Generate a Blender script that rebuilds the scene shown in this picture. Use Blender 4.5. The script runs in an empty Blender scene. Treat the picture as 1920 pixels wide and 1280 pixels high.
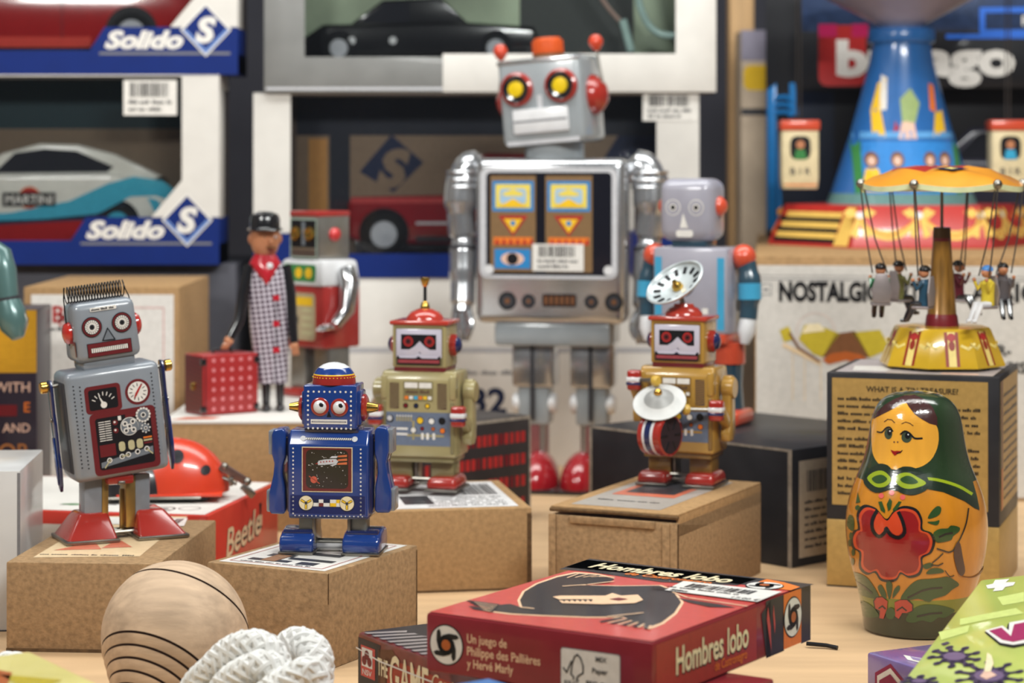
import bpy, bmesh, math, random
from mathutils import Vector, Matrix
from mathutils.geometry import tessellate_polygon
rad = math.radians
rnd = random.Random(11)
S = bpy.context.scene
COL = S.collection

# ---------------------------------------------------------------- camera, world, lights, exposure
F, CX, HZ, H = 4200.0, 960.0, 300.0, .2305     # focal length (px of a 1920 px wide frame), horizon line, eye height
cam = bpy.data.objects.new('camera', bpy.data.cameras.new('camera'))
COL.objects.link(cam); S.camera = cam
cam.location = (0, 0, H); cam.rotation_euler = (rad(90), 0, 0)
cam.data.sensor_width = 36; cam.data.lens = F/1920*36
cam.data.shift_y = -(640-HZ)/1920
cam.data.clip_start = .02; cam.data.clip_end = 50
cam.data.dof.use_dof = True; cam.data.dof.focus_distance = 1.0; cam.data.dof.aperture_fstop = 12.5

W = bpy.data.worlds.new('world'); S.world = W; W.use_nodes = True
bg = W.node_tree.nodes['Background']
bg.inputs[0].default_value = (.80, .86, 1.0, 1); bg.inputs[1].default_value = .09

def area(name, loc, target, size, power, col):
    l = bpy.data.lights.new(name, 'AREA'); l.shape = 'RECTANGLE'; l.size, l.size_y = size
    l.energy = power; l.color = col
    o = bpy.data.objects.new(name, l); COL.objects.link(o); o.location = loc
    d = Vector(target)-Vector(loc); o.rotation_euler = d.to_track_quat('-Z', 'Y').to_euler()
    return o
area('ceiling_light_panel', (0, 1.32, 1.05), (0, 1.42, 0), (1.5, .35), 12, (1, .98, .95))
area('front_fill_light', (.30, .62, .68), (.05, 1.7, .25), (.40, .08), 8.5, (1, .98, .95))  # fill lamp added near the pane to brighten the boxed car interiors
area('left_fill_light', (-.55, .64, .66), (-.3, 1.7, .25), (.20, .10), 5.5, (1, .96, .92))  # matching fill lamp added for the car boxes on the left
area('back_fill_light', (.05, 1.25, .95), (.05, 1.85, .25), (1.5, .12), 5.8, (1, .98, .95))  # added lamp, angled to light the fronts of the back boxes
S.view_settings.view_transform = 'Standard'; S.view_settings.look = 'None'
S.view_settings.gamma = 1; S.view_settings.use_curve_mapping = False
S.view_settings.exposure = -.22

# ---------------------------------------------------------------- materials
def lin(c): return tuple(((x/255)/12.92 if x/255 <= .04045 else ((x/255+.055)/1.055)**2.4) for x in c)
MATS = {}
def mat(name, col, rough=.45, metal=0., coat=0., var=.10, scale=120., bump=0., bscale=None, spec=None, stretch=(1, 1, 1)):
    if name in MATS: return MATS[name]
    m = bpy.data.materials.new(name); m.use_nodes = True; nt = m.node_tree; n = nt.nodes; b = n['Principled BSDF']
    b.inputs['Roughness'].default_value = rough; b.inputs['Metallic'].default_value = metal
    b.inputs['Coat Weight'].default_value = coat; b.inputs['Coat Roughness'].default_value = .08
    b.inputs['Specular IOR Level'].default_value = spec if spec is not None else (.5 if coat >= .5 or metal else .22)
    tc = n.new('ShaderNodeTexCoord'); mp = n.new('ShaderNodeMapping'); mp.inputs['Scale'].default_value = stretch
    nt.links.new(tc.outputs['Object'], mp.inputs['Vector'])
    nz = n.new('ShaderNodeTexNoise'); nz.inputs['Scale'].default_value = scale; nz.inputs['Detail'].default_value = 5
    nt.links.new(mp.outputs[0], nz.inputs['Vector'])
    rp = n.new('ShaderNodeValToRGB'); L = lin(col)
    rp.color_ramp.elements[0].position = .3; rp.color_ramp.elements[1].position = .7
    rp.color_ramp.elements[0].color = tuple(x*(1-var) for x in L)+(1,)
    rp.color_ramp.elements[1].color = tuple(min(1, x*(1+var)) for x in L)+(1,)
    nt.links.new(nz.outputs['Fac'], rp.inputs['Fac']); nt.links.new(rp.outputs['Color'], b.inputs['Base Color'])
    if bump:
        bp = n.new('ShaderNodeBump'); bp.inputs['Strength'].default_value = bump; bp.inputs['Distance'].default_value = .001
        if bscale:
            n2 = n.new('ShaderNodeTexNoise'); n2.inputs['Scale'].default_value = bscale; n2.inputs['Detail'].default_value = 4
            nt.links.new(mp.outputs[0], n2.inputs['Vector']); src = n2
        else: src = nz
        nt.links.new(src.outputs['Fac'], bp.inputs['Height']); nt.links.new(bp.outputs[0], b.inputs['Normal'])
    MATS[name] = m; return m
def paint(name, col, rough=.28, coat=.6, var=.06): return mat(name, col, rough, 0, coat, var, 90)
def ink(name, col, rough=.4, var=.07): return mat(name, col, rough, 0, .15, var, 300)

def film(name, col, refl=.06, rough=.03):
    m = bpy.data.materials.new(name); m.use_nodes = True; nt = m.node_tree; n = nt.nodes
    for x in list(n): n.remove(x)
    out = n.new('ShaderNodeOutputMaterial'); mx = n.new('ShaderNodeMixShader'); tr = n.new('ShaderNodeBsdfTransparent')
    gl = n.new('ShaderNodeBsdfGlossy'); lw = n.new('ShaderNodeFresnel'); lw.inputs['IOR'].default_value = 1.45
    nz = n.new('ShaderNodeTexNoise'); nz.inputs['Scale'].default_value = 9; bp = n.new('ShaderNodeBump'); bp.inputs['Strength'].default_value = refl
    nt.links.new(nz.outputs['Fac'], bp.inputs['Height']); nt.links.new(bp.outputs[0], gl.inputs['Normal'])
    tr.inputs[0].default_value = lin(col)+(1,); gl.inputs['Roughness'].default_value = rough
    nt.links.new(lw.outputs[0], mx.inputs[0]); nt.links.new(tr.outputs[0], mx.inputs[1]); nt.links.new(gl.outputs[0], mx.inputs[2])
    nt.links.new(mx.outputs[0], out.inputs[0]); MATS[name] = m; return m

# ---------------------------------------------------------------- mesh builder
class MB:
    def __init__(s, M=None, e=.00012):
        s.v, s.f, s.mi, s.mats = [], [], [], []; s.M = M or Matrix(); s.e = e
    def slot(s, m):
        if m not in s.mats: s.mats.append(m)
        return s.mats.index(m)
    def add(s, vs, fs, m, T=None):
        k = len(s.v); A = s.M @ T if T is not None else s.M
        s.v += [A @ Vector(p) for p in vs]; s.f += [tuple(i+k for i in f) for f in fs]
        if isinstance(m, list): s.mi += [s.slot(x) for x in m]
        else: s.mi += [s.slot(m)]*len(fs)
    def bm(s, b, m, T=None):
        b.verts.index_update(); s.add([v.co.copy() for v in b.verts], [[v.index for v in f.verts] for f in b.faces], m, T); b.free()
    def box(s, x0, x1, y0, y1, z0, z1, m, b=0, seg=2, top=None, sh=(0, 0), T=None):
        bm = bmesh.new(); bmesh.ops.create_cube(bm, size=1)
        for v in bm.verts:
            u = [v.co.x, v.co.y]
            if top and v.co.z > 0: u = [u[0]*top[0]+sh[0]/(x1-x0), u[1]*top[1]+sh[1]/(y1-y0)]
            v.co = ((x0+x1)/2+u[0]*(x1-x0), (y0+y1)/2+u[1]*(y1-y0), z0+(v.co.z+.5)*(z1-z0))
        if b: bmesh.ops.bevel(bm, geom=bm.edges[:], offset=b, segments=seg, affect='EDGES', profile=.5, clamp_overlap=True)
        s.bm(bm, m, T)
    def prism(s, pts, a, b, m, axis='y', bev=0, seg=2, T=None, only_rim=False):
        # polygon pts in the plane normal to axis: y->(x,z), x->(y,z), z->(x,y); extruded from a to b
        def P(p, t): return {'y': (p[0], t, p[1]), 'x': (t, p[0], p[1]), 'z': (p[0], p[1], t)}[axis]
        bm = bmesh.new(); n = len(pts)
        A = [bm.verts.new(P(p, a)) for p in pts]; B = [bm.verts.new(P(p, b)) for p in pts]
        fa = bm.faces.new(A); fb = bm.faces.new(B[::-1])
        for i in range(n): bm.faces.new((A[i], B[i], B[(i+1) % n], A[(i+1) % n]))
        bmesh.ops.recalc_face_normals(bm, faces=bm.faces[:])
        if bev:
            ed = [e for e in bm.edges if fa in e.link_faces or fb in e.link_faces] if only_rim else bm.edges[:]
            bmesh.ops.bevel(bm, geom=ed, offset=bev, segments=seg, affect='EDGES', profile=.5, clamp_overlap=True)
        bmesh.ops.triangulate(bm, faces=[f for f in bm.faces if len(f.verts) > 4])
        s.bm(bm, m, T)
    def lathe(s, prof, m, n=32, T=None, a0=0, a1=360, caps=True):
        vs, fs, ms = [], [], []; full = abs(a1-a0) >= 360; k = n if full else n+1
        for r, z in prof:
            for i in range(k):
                a = rad(a0+(a1-a0)*i/n); vs.append((r*math.cos(a), r*math.sin(a), z))
        for j in range(len(prof)-1):
            for i in range(n):
                i2 = (i+1) % k
                fs.append((j*k+i, j*k+i2, (j+1)*k+i2, (j+1)*k+i)); ms.append(m[j] if isinstance(m, list) else m)
        for j, fl in ((0, True), (len(prof)-1, False)):
            if prof[j][0] > 1e-6 and full and caps:
                fs.append(tuple(range(j*k, j*k+k))[::-1 if fl else 1]); ms.append((m[0] if fl else m[-1]) if isinstance(m, list) else m)
        s.add(vs, fs, ms, T)
    def cyl(s, p, q, r, m, n=20, r2=None, b=0):
        p, q = Vector(p), Vector(q); d = q-p; L = d.length
        T = Matrix.Translation(p) @ d.to_track_quat('Z', 'Y').to_matrix().to_4x4(); r2 = r if r2 is None else r2
        pr = [(r, 0), (r2, L)] if not b else [(r-b, 0), (r, b), (r2, L-b), (r2-b, L)]
        s.lathe(pr, m, n, T)
    def ball(s, c, r, m, n=24, T=None, z0=-1, z1=1):
        r = (r, r, r) if not hasattr(r, '__len__') else r; k = max(8, n//2)
        a0, a1 = math.asin(z0), math.asin(z1)
        pr = [(max(0, math.cos(a0+(a1-a0)*i/k)), math.sin(a0+(a1-a0)*i/k)) for i in range(k+1)]
        A = Matrix.Translation(c) @ Matrix.Diagonal((*r, 1))
        s.lathe(pr, m, n, (T @ A) if T is not None else A)
    def tube(s, pts, r, m, n=8, closed=False, caps=True):
        P = [Vector(p) for p in pts]; N = len(P); vs, fs = [], []; nrm = None
        for i in range(N):
            t = (P[(i+1) % N]-P[i-1]) if closed else (P[min(i+1, N-1)]-P[max(i-1, 0)])
            t.normalize()
            if nrm is None: nrm = t.orthogonal().normalized()
            nrm = (nrm-t*nrm.dot(t)).normalized(); bn = t.cross(nrm); rr = r[i] if hasattr(r, '__len__') else r
            for k in range(n):
                a = 2*math.pi*k/n; vs.append(P[i]+nrm*(rr*math.cos(a))+bn*(rr*math.sin(a)))
        for i in range(N if closed else N-1):
            for k in range(n): fs.append((i*n+k, i*n+(k+1) % n, ((i+1) % N)*n+(k+1) % n, ((i+1) % N)*n+k))
        if not closed and caps: fs += [tuple(range(n))[::-1], tuple(range((N-1)*n, N*n))]
        s.add(vs, fs, m)
    def build(s, name, parent=None, ang=38):
        me = bpy.data.meshes.new(name); me.from_pydata([tuple(v) for v in s.v], [], s.f)
        for m in s.mats: me.materials.append(m)
        me.polygons.foreach_set('material_index', s.mi); me.polygons.foreach_set('use_smooth', [True]*len(s.f))
        bm = bmesh.new(); bm.from_mesh(me); bmesh.ops.recalc_face_normals(bm, faces=bm.faces[:]); bm.to_mesh(me); bm.free()
        me.set_sharp_from_angle(angle=rad(ang)); me.update()
        o = bpy.data.objects.new(name, me); COL.objects.link(o)
        if parent: o.parent = parent
        return o

def tag(o, label, cat, group=None):
    o['label'] = label; o['category'] = cat
    if group: o['group'] = group
    return o
def thing(name, label, cat, loc=(0, 0, 0), rz=0, group=None):
    o = bpy.data.objects.new(name, None); o.empty_display_size = .01; COL.objects.link(o)
    o.location = loc; o.rotation_euler = (0, 0, rad(rz)); return tag(o, label, cat, group)
def solo(mb, name, label, cat, loc=(0, 0, 0), rz=0, group=None):
    o = mb.build(name); o.location = loc; o.rotation_euler = (0, 0, rad(rz)); return tag(o, label, cat, group)
def part(mb, name, parent, label=None):
    o = mb.build(name, parent)
    if label: o['label'] = label
    return o
def struct(o): o['kind'] = 'structure'; return o

# ---------------------------------------------------------------- printing on faces
_txt = {}
def text_mesh(t, bold, shear):
    k = (t, bold, shear)
    if k not in _txt:
        cu = bpy.data.curves.new('t', 'FONT'); cu.body = t; cu.size = 1; cu.offset = bold; cu.shear = shear
        cu.resolution_u = 3; cu.fill_mode = 'FRONT'
        o = bpy.data.objects.new('t', cu); me = o.to_mesh()
        _txt[k] = ([tuple(v.co)[:2] for v in me.vertices], [tuple(p.vertices) for p in me.polygons])
        o.to_mesh_clear(); bpy.data.objects.remove(o); bpy.data.curves.remove(cu)
    return _txt[k]
class Dc:
    """2-D drawing on a face: O origin, U right, V up (unit vectors in builder space); fn maps (x, y, lift) for curved faces"""
    def __init__(s, mb, O, U=(1, 0, 0), V=(0, 0, 1), W=None, fn=None, tol=None):
        s.mb, s.O, s.U, s.V = mb, Vector(O), Vector(U).normalized(), Vector(V).normalized()
        s.N = s.U.cross(s.V).normalized(); s.W, s.fn, s.tol = W, fn, tol
    def P(s, x, y, L): return s.fn(x, y, L*s.mb.e) if s.fn else s.O+s.U*x+s.V*y+s.N*(s.mb.e*L)
    def raw(s, vs, fs, m, L):
        if s.tol:
            out, vs = [], [tuple(v) for v in vs]; st = [f for f in fs]
            while st:
                a, b, c = st.pop(); A, B, Cc = vs[a], vs[b], vs[c]
                d = [math.dist(A, B), math.dist(B, Cc), math.dist(Cc, A)]; k = d.index(max(d))
                if d[k] < s.tol: out.append((a, b, c)); continue
                i, j, o = ((a, b, c), (b, c, a), (c, a, b))[k]
                vs.append(((vs[i][0]+vs[j][0])/2, (vs[i][1]+vs[j][1])/2)); n = len(vs)-1; st += [(i, n, o), (n, j, o)]
            fs = out
        s.mb.add([s.P(x, y, L) for x, y in vs], fs, m)
    def poly(s, pts, m, L=1):
        t = tessellate_polygon([[Vector((p[0], p[1], 0)) for p in pts]]); s.raw(pts, [tuple(f) for f in t], m, L)
    def rect(s, x0, y0, x1, y1, m, L=1):
        s.raw([(x0, y0), (x1, y0), (x1, y1), (x0, y1)], [(0, 1, 2), (0, 2, 3)], m, L)
    def rrect(s, x0, y0, x1, y1, r, m, L=1):
        pts = []
        for cx, cy, a in ((x1-r, y1-r, 0), (x0+r, y1-r, 90), (x0+r, y0+r, 180), (x1-r, y0+r, 270)):
            pts += [(cx+r*math.cos(rad(a+t)), cy+r*math.sin(rad(a+t))) for t in (0, 30, 60, 90)]
        s.poly(pts, m, L)
    def frame(s, x0, y0, x1, y1, w, m, L=1):
        for q in ((x0, y0, x1, y0+w), (x0, y1-w, x1, y1), (x0, y0+w, x0+w, y1-w), (x1-w, y0+w, x1, y1-w)): s.rect(*q, m, L)
    def disc(s, cx, cy, r, m, L=1, n=24, ry=None):
        ry = r if ry is None else ry
        pts = [(cx+r*math.cos(2*math.pi*i/n), cy+ry*math.sin(2*math.pi*i/n)) for i in range(n)]
        s.raw([(cx, cy)]+pts, [(0, 1+i, 1+(i+1) % n) for i in range(n)], m, L)
    def ring(s, cx, cy, r0, r1, m, L=1, n=28):
        vs = [(cx+r*math.cos(2*math.pi*i/n), cy+r*math.sin(2*math.pi*i/n)) for r in (r0, r1) for i in range(n)]; fs = []
        for i in range(n): j = (i+1) % n; fs += [(i, n+i, n+j), (i, n+j, j)]
        s.raw(vs, fs, m, L)
    def line(s, pts, w, m, L=1, closed=False):
        pts = list(pts)+([pts[0]] if closed else [])
        for a, b in zip(pts, pts[1:]):
            d = math.dist(a, b)
            if d < 1e-9: continue
            nx, ny = -(b[1]-a[1])/d*w/2, (b[0]-a[0])/d*w/2; ex, ey = (b[0]-a[0])/d*w*.3, (b[1]-a[1])/d*w*.3
            a2, b2 = (a[0]-ex, a[1]-ey), (b[0]+ex, b[1]+ey)
            s.raw([(a2[0]+nx, a2[1]+ny), (a2[0]-nx, a2[1]-ny), (b2[0]-nx, b2[1]-ny), (b2[0]+nx, b2[1]+ny)], [(0, 1, 2), (0, 2, 3)], m, L)
    def text(s, t, x, y, h, m, L=1, w=None, bold=0., shear=0., rot=0., align='l'):
        vs, fs = text_mesh(t, bold, shear); x0 = min(v[0] for v in vs); x1 = max(v[0] for v in vs)
        k = h/.70; kx = w/(x1-x0) if w else k; wid = (x1-x0)*kx
        off = {'l': 0, 'c': -wid/2, 'r': -wid}[align]; c, sn = math.cos(rad(rot)), math.sin(rad(rot)); o = []
        for v in vs:
            a, b = (v[0]-x0)*kx+off, v[1]*k; o.append((x+a*c-b*sn, y+a*sn+b*c))
        s.raw(o, [f[i:i+1] and (f[0], f[i], f[i+1]) for f in fs for i in range(1, len(f)-1)], m, L)
    def words(s, x0, x1, y, h, m, L=1, gap=.35, seed=0):     # an illegible line of small print
        r = random.Random(seed); x = x0
        while x < x1-h:
            w = min(h*r.uniform(1.2, 4.5), x1-x); xx = x
            while xx < x+w-h*.2:
                g = h*r.uniform(.35, .6); s.rect(xx, y, min(xx+g, x+w), y+h*r.choice((.7, .7, 1)), m, L); xx += g+h*.12
            x += w+h*gap*1.6
    def bars(s, x0, y0, x1, y1, m, L=1, seed=0):
        r = random.Random(seed); x = x0; u = (x1-x0)/62
        while x < x1-u: w = u*r.choice((1, 1, 2, 3)); s.rect(x, y0, min(x+w, x1), y1, m, L); x += w+u*r.choice((1, 1, 2))
    def px(s, pts):                                          # picture measurements -> face coordinates
        W_ = s.W; O = W_ @ s.O; U = (W_.to_3x3() @ s.U); V = (W_.to_3x3() @ s.V); n = U.cross(V); c = Vector((0, 0, H)); out = []
        for x, y in pts:
            d = Vector(((x-CX)/F, 1, -(y-HZ)/F)); p = c+d*((O-c).dot(n)/d.dot(n)); q = p-O; out.append((q.dot(U), q.dot(V)))
        return out
    def sub(s, pts_px, m, L=1): s.poly(s.px(pts_px), m, L)

def at(px, py, Y): return Vector(((px-CX)*Y/F, Y, H-(py-HZ)*Y/F))
def on(px, py, z): return at(px, py, (H-z)*F/(py-HZ))
def by_corner(px, py, h, rz, w, d, base=0.):
    """base-centre of a box whose top right-front corner stands at a measured spot"""
    p = on(px, py, base+h); q = Matrix.Rotation(rad(rz), 3, 'Z') @ Vector((w/2, -d/2, 0)); return (p.x-q.x, p.y-q.y, base)
class Carton:
    def __init__(s, loc, rz, size, m, bev=.0008, shell=True):
        s.loc, s.rz = loc, rz; s.w, s.d, s.h = size; s.mb = MB()
        s.WM = Matrix.Translation(loc) @ Matrix.Rotation(rad(rz), 4, 'Z'); w, d, h = s.w/2, s.d/2, s.h
        if shell: s.mb.box(-w, w, -d, d, 0, h, m, bev, 2)
        s.front = Dc(s.mb, (-w, -d, 0), (1, 0, 0), (0, 0, 1), s.WM); s.right = Dc(s.mb, (w, -d, 0), (0, 1, 0), (0, 0, 1), s.WM)
        s.left = Dc(s.mb, (-w, d, 0), (0, -1, 0), (0, 0, 1), s.WM); s.top = Dc(s.mb, (-w, -d, h), (1, 0, 0), (0, 1, 0), s.WM)
    def solo(s, name, label, cat, group=None): return solo(s.mb, name, label, cat, s.loc, s.rz, group)
    def onto(s, mb, face):                                   # same face, drawn into another part's mesh
        f = getattr(s, face); return Dc(mb, f.O, f.U, f.V, s.WM)

# shared colours
white = ink('white_ink', (226, 222, 216)); cream = ink('cream_ink', (233, 218, 180)); black = ink('black_ink', (22, 21, 24))
grey = ink('grey_ink', (120, 120, 124)); red_i = ink('red_ink', (170, 42, 40)); orange_i = ink('orange_ink', (228, 120, 42))
yellow_i = ink('yellow_ink', (236, 190, 40)); blue_i = ink('blue_ink', (20, 62, 150)); cyan_i = ink('cyan_ink', (60, 165, 205))
green_i = ink('green_ink', (60, 130, 70)); pink_i = ink('pale_pink_ink', (225, 185, 165)); navy_i = ink('navy_ink', (30, 38, 66))
maroon_i = ink('maroon_ink', (112, 26, 32)); dgrey = ink('dark_grey_ink', (58, 58, 62))
kraft = mat('kraft_cardboard', (156, 126, 92), .85, 0, 0, .22, 420, .25, 900, .2)
kraft2 = mat('kraft_cardboard_warm', (164, 130, 90), .85, 0, 0, .16, 380, .2, 800, .2)
kraft_dark = mat('cardboard_cut_edge', (96, 72, 46), .9, 0, 0, .3, 300, .3)
card_white = mat('white_card', (216, 212, 206), .55, 0, 0, .04, 60)
chrome = mat('bright_tin', (205, 206, 208), .18, 1., 0, .12, 60)
steel = mat('dull_steel', (150, 146, 138), .34, 1., 0, .2, 80)
brass = mat('brass', (205, 165, 80), .25, 1., 0, .15, 80)
wire_black = mat('black_wire', (24, 24, 26), .3, .6)
# ---------------------------------------------------------------- the setting
def slab(name, x0, x1, y0, y1, z0, z1, m, b=0):
    mb = MB(); mb.box(x0, x1, y0, y1, z0, z1, m, b); return struct(mb.build(name))
table_m = mat('beech_table', (204, 170, 130), .55, 0, .0, .12, 14, .06, 90, .4, (.5, 4, 1))
wall_m = mat('dark_wall', (58, 58, 66), .8, 0, 0, .2, 6); wallside_m = mat('grey_wall', (120, 116, 112), .8, 0, 0, .1, 6)
slab('floor', -1.1, 1.1, .58, 2.5, -.03, 0, table_m)
slab('wall_back', -1.1, 1.1, 2.3, 2.32, 0, 1.3, wall_m)
slab('wall_left', -1.12, -1.1, .58, 2.32, 0, 1.3, wallside_m)
slab('wall_right', 1.1, 1.12, .58, 2.32, 0, 1.3, wallside_m)
glass = film('window_glass', (248, 250, 250), .0, .0)
mb = MB(); mb.box(-1.1, 1.1, .56, .566, -.25, 1.3, glass); struct(mb.build('window_1'))
wood_m = mat('pine_post', (196, 158, 112), .6, 0, 0, .18, 20, 0, None, .4, (6, 6, .6))
# ---------------------------------------------------------------- cartons and boxes that carry the toys
def sticker(D, x, y, w, h, L=1, seed=0, code=True):
    D.rect(x, y, x+w, y+h, white, L)
    if code: D.bars(x+w*.12, y+h*.52, x+w*.85, y+h*.93, black, L+1, seed)
    D.words(x+w*.1, x+w*.9, y+h*.32, h*.11, dgrey, L+1, seed=seed); D.words(x+w*.1, x+w*.7, y+h*.12, h*.11, dgrey, L+1, seed=seed+1)
tan_i = ink('tan_label', (216, 190, 152), .6); fig_red = ink('faded_red_ink', (206, 112, 84)); label_white = ink('label_paper', (224, 222, 222), .35)

# left front carton (under the grey robot)
c = Carton(by_corner(297, 1057, .042, -4.5, .0726, .128), -4.5, (.0726, .128, .042), kraft)
t = thing('cardboard_box', 'plain brown cardboard box under the red-footed grey robot', 'box', c.loc, c.rz, 'brown cartons under the robots')
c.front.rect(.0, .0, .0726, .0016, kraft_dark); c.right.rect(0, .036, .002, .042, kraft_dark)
part(c.mb, 'carton', t)
l = MB(); D = c.onto(l, 'top'); q = D.px([(62, 1045), (262, 1043), (352, 968), (190, 968)])
D.poly(q, tan_i); D.sub([(100, 1032), (190, 1030), (176, 1014), (150, 1022)], fig_red, 2); D.sub([(190, 1028), (248, 1026), (228, 1014), (210, 1018)], fig_red, 2)
(x0, y0), (x1, y1) = D.px([(74, 1040), (256, 1038)]); D.words(x0, x1, y0, .0022, dgrey, 2, seed=4)
part(l, 'paper_label', t, 'tan printed paper label')
l = MB(); D = c.onto(l, 'top'); D.poly(D.px([(196, 983), (345, 987), (352, 972), (205, 970)]), white, 3); a = D.px([(318, 984), (346, 974)])
D.bars(a[0][0], a[0][1], a[1][0], a[1][1], black, 4); part(l, 'price_sticker', t, 'white barcode sticker')

# front middle carton (under the blue robot)
c = Carton(by_corner(615, 1075, .044, -26.7, .0657, .0833), -26.7, (.0657, .0833, .044), kraft)
t = thing('cardboard_box', 'brown cardboard box turned cornerwise under the small blue robot', 'box', c.loc, c.rz, 'brown cartons under the robots')
c.right.rect(0, .030, .0007, .044, kraft_dark); c.right.rect(.0815, 0, .0826, .042, kraft_dark); part(c.mb, 'carton', t)
l = MB(); D = c.onto(l, 'top'); D.rect(.004, .004, .0615, .080, white); D.frame(.0075, .0075, .058, .0765, .0005, red_i, 2)
D.words(.012, .05, .0095, .0016, dgrey, 2, seed=2)
for a in ((.013, .014, .035, .019), (.03, .022, .054, .027), (.016, .026, .03, .032), (.040, .0125, .05, .019), (.018, .036, .05, .042)): D.rect(*a, dgrey, 2)
D.rect(.02, .014, .028, .03, ink('sepia_ink', (150, 110, 80)), 3); part(l, 'paper_label', t, 'white printed label with thin red border')

# carton under the cream robot
c = Carton(by_corner(997, 951, .044, 10, .116, .105), 10, (.116, .105, .044), kraft2)
t = thing('cardboard_box', 'brown cardboard box behind the blue robot, under the cream robot', 'box', c.loc, c.rz, 'brown cartons under the robots')
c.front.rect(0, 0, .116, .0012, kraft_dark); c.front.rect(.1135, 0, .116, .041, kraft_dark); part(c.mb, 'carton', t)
l = MB(); D = c.onto(l, 'top'); D.rect(.006, .006, .110, .099, label_white); D.bars(.086, .05, .106, .09, black, 2, 3)
for k in range(5): D.words(.062, .106, .012+.007*k, .0028, dgrey, 2, seed=k)
D.rect(.05, .02, .066, .05, dgrey, 2); part(l, 'paper_label', t, 'pale printed label')

# carton with an open lid edge (under the drumming robot)
c = Carton(by_corner(1270, 965, .0506, -25.6, .0715, .128), -25.6, (.0715, .128, .0506), kraft, shell=False)
t = thing('cardboard_box', 'brown cardboard box with gaping lid under the gold drummer robot', 'box', c.loc, c.rz, 'brown cartons under the robots')
w, d, h = c.w/2, c.d/2, c.h
m = c.mb; m.box(-w, w, -d, d, 0, h-.0045, kraft, .0006); c.right.rect(0, 0, .0018, h-.005, kraft_dark, 2)
m.box(-w, -w+.004, -d-.0012, -d, 0, h-.004, kraft, .0003); m.box(w-.008, w-.004, -d-.0010, -d, 0, h-.005, kraft, .0003); m.box(-w+.012, w-.012, -d-.0015, -d, h-.008, h-.0042, kraft, .0004)
part(m, 'carton', t)
l = MB(); l.box(-w, w, -d+.0015, d, h-.0016, h, kraft2, .0007); l.box(w-.0016, w, -d+.002, d, h-.012, h-.001, kraft2, .0005)
l.tube([(-w, -d+.0012, h-.002), (0, -d+.0006, h-.0014), (w, -d+.0014, h-.002)], .0011, kraft_dark, 6)
part(l, 'lid', t); l = MB(); D = c.onto(l, 'top')
D.rect(.008, .01, .058, .12, ink('grey_label', (168, 160, 152))); D.rect(.014, .05, .05, .085, fig_red, 2); D.rect(.018, .06, .046, .10, dgrey, 3); D.words(.014, .05, .03, .003, dgrey, 2, seed=5)
part(l, 'paper_label', t, 'faded grey printed label')

# black box behind the drummer
blk = mat('black_card', (40, 39, 42), .45, 0, .1, .2, 60, .05); edge = mat('worn_card_edge', (150, 140, 128), .7, 0, 0, .3, 200)
c = Carton(by_corner(1485, 843, .067, -46.7, .161, .13), -46.7, (.161, .13, .067), blk, .0012)
t = thing('black_box', 'matt black card box behind the gold drummer robot', 'box', c.loc, c.rz)
c.front.rect(.158, 0, .161, .067, edge); c.front.rect(0, .0655, .158, .067, edge); c.front.rect(0, 0, .0025, .067, edge); part(c.mb, 'carton', t)
l = MB(); D = c.onto(l, 'right'); D.rect(.006, .005, .05, .060, ink('stone_label', (188, 176, 160))); D.bars(.013, .042, .04, .054, dgrey, 2, 4)
for k in range(7): D.words(.011, .046, .010+.0042*k, .002, dgrey, 2, seed=k)
part(l, 'paper_label', t, 'pale label with barcode and small print')

# dark box with rows of red lettering
c = Carton(by_corner(995, 778, .0665, 46, .12, .05), 46, (.12, .05, .0665), mat('charcoal_card', (48, 42, 42), .5, 0, .1, .2, 60), .001)
for k in range(4):
    y = .008+.014*k
    for j in range(22): c.front.rect(.006+.005*j, y, .006+.005*j+rnd.choice((.003, .0036)), y+.007, red_i if (j+k) % 5 else maroon_i)
c.front.rect(0, .0645, .12, .0665, edge); c.front.rect(.1185, 0, .12, .0665, edge)
c.solo('printed_box', 'charcoal box with rows of red print behind the cream robot', 'box')

# platform carton with a white top
c = Carton((-.156, 1.485, 0), 0, (.122, .19, .067), kraft2)
t = thing('cardboard_box', 'white-topped brown carton carrying the red suitcase', 'box', c.loc, 0)
part(c.mb, 'carton', t); l = MB(); l.box(-.061, .061, -.0955, .095, .0668, .0688, card_white, .0006); D = Dc(l, (-.061, -.095, .0688), (1, 0, 0), (0, 1, 0))
D.poly([(.004, .004), (.03, .008), (.034, .02), (.012, .02)], fig_red); part(l, 'lid', t, 'white card lid')

# tall carton with a bordered white label
c = Carton((-.275, 1.574, 0), 0, (.104, .148, .1455), kraft2)
t = thing('cardboard_box', 'tall brown carton with red-bordered white label behind the grey robot', 'box', c.loc, 0)
part(c.mb, 'carton', t); l = MB(); D = c.onto(l, 'front'); D.rect(.005, .003, .1005, .1405, white); D.frame(.010, .010, .094, .132, .0006, ink('faint_red_ink', (214, 150, 146)), 2)
D.text('B', .0195, .122, .011, red_i, 3, bold=.02); D.text('B', .0235, .1195, .008, red_i, 3); D.words(.0125, .034, .1165, .0022, dgrey, 3); part(l, 'paper_label', t, 'white label with fine red border')

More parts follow.
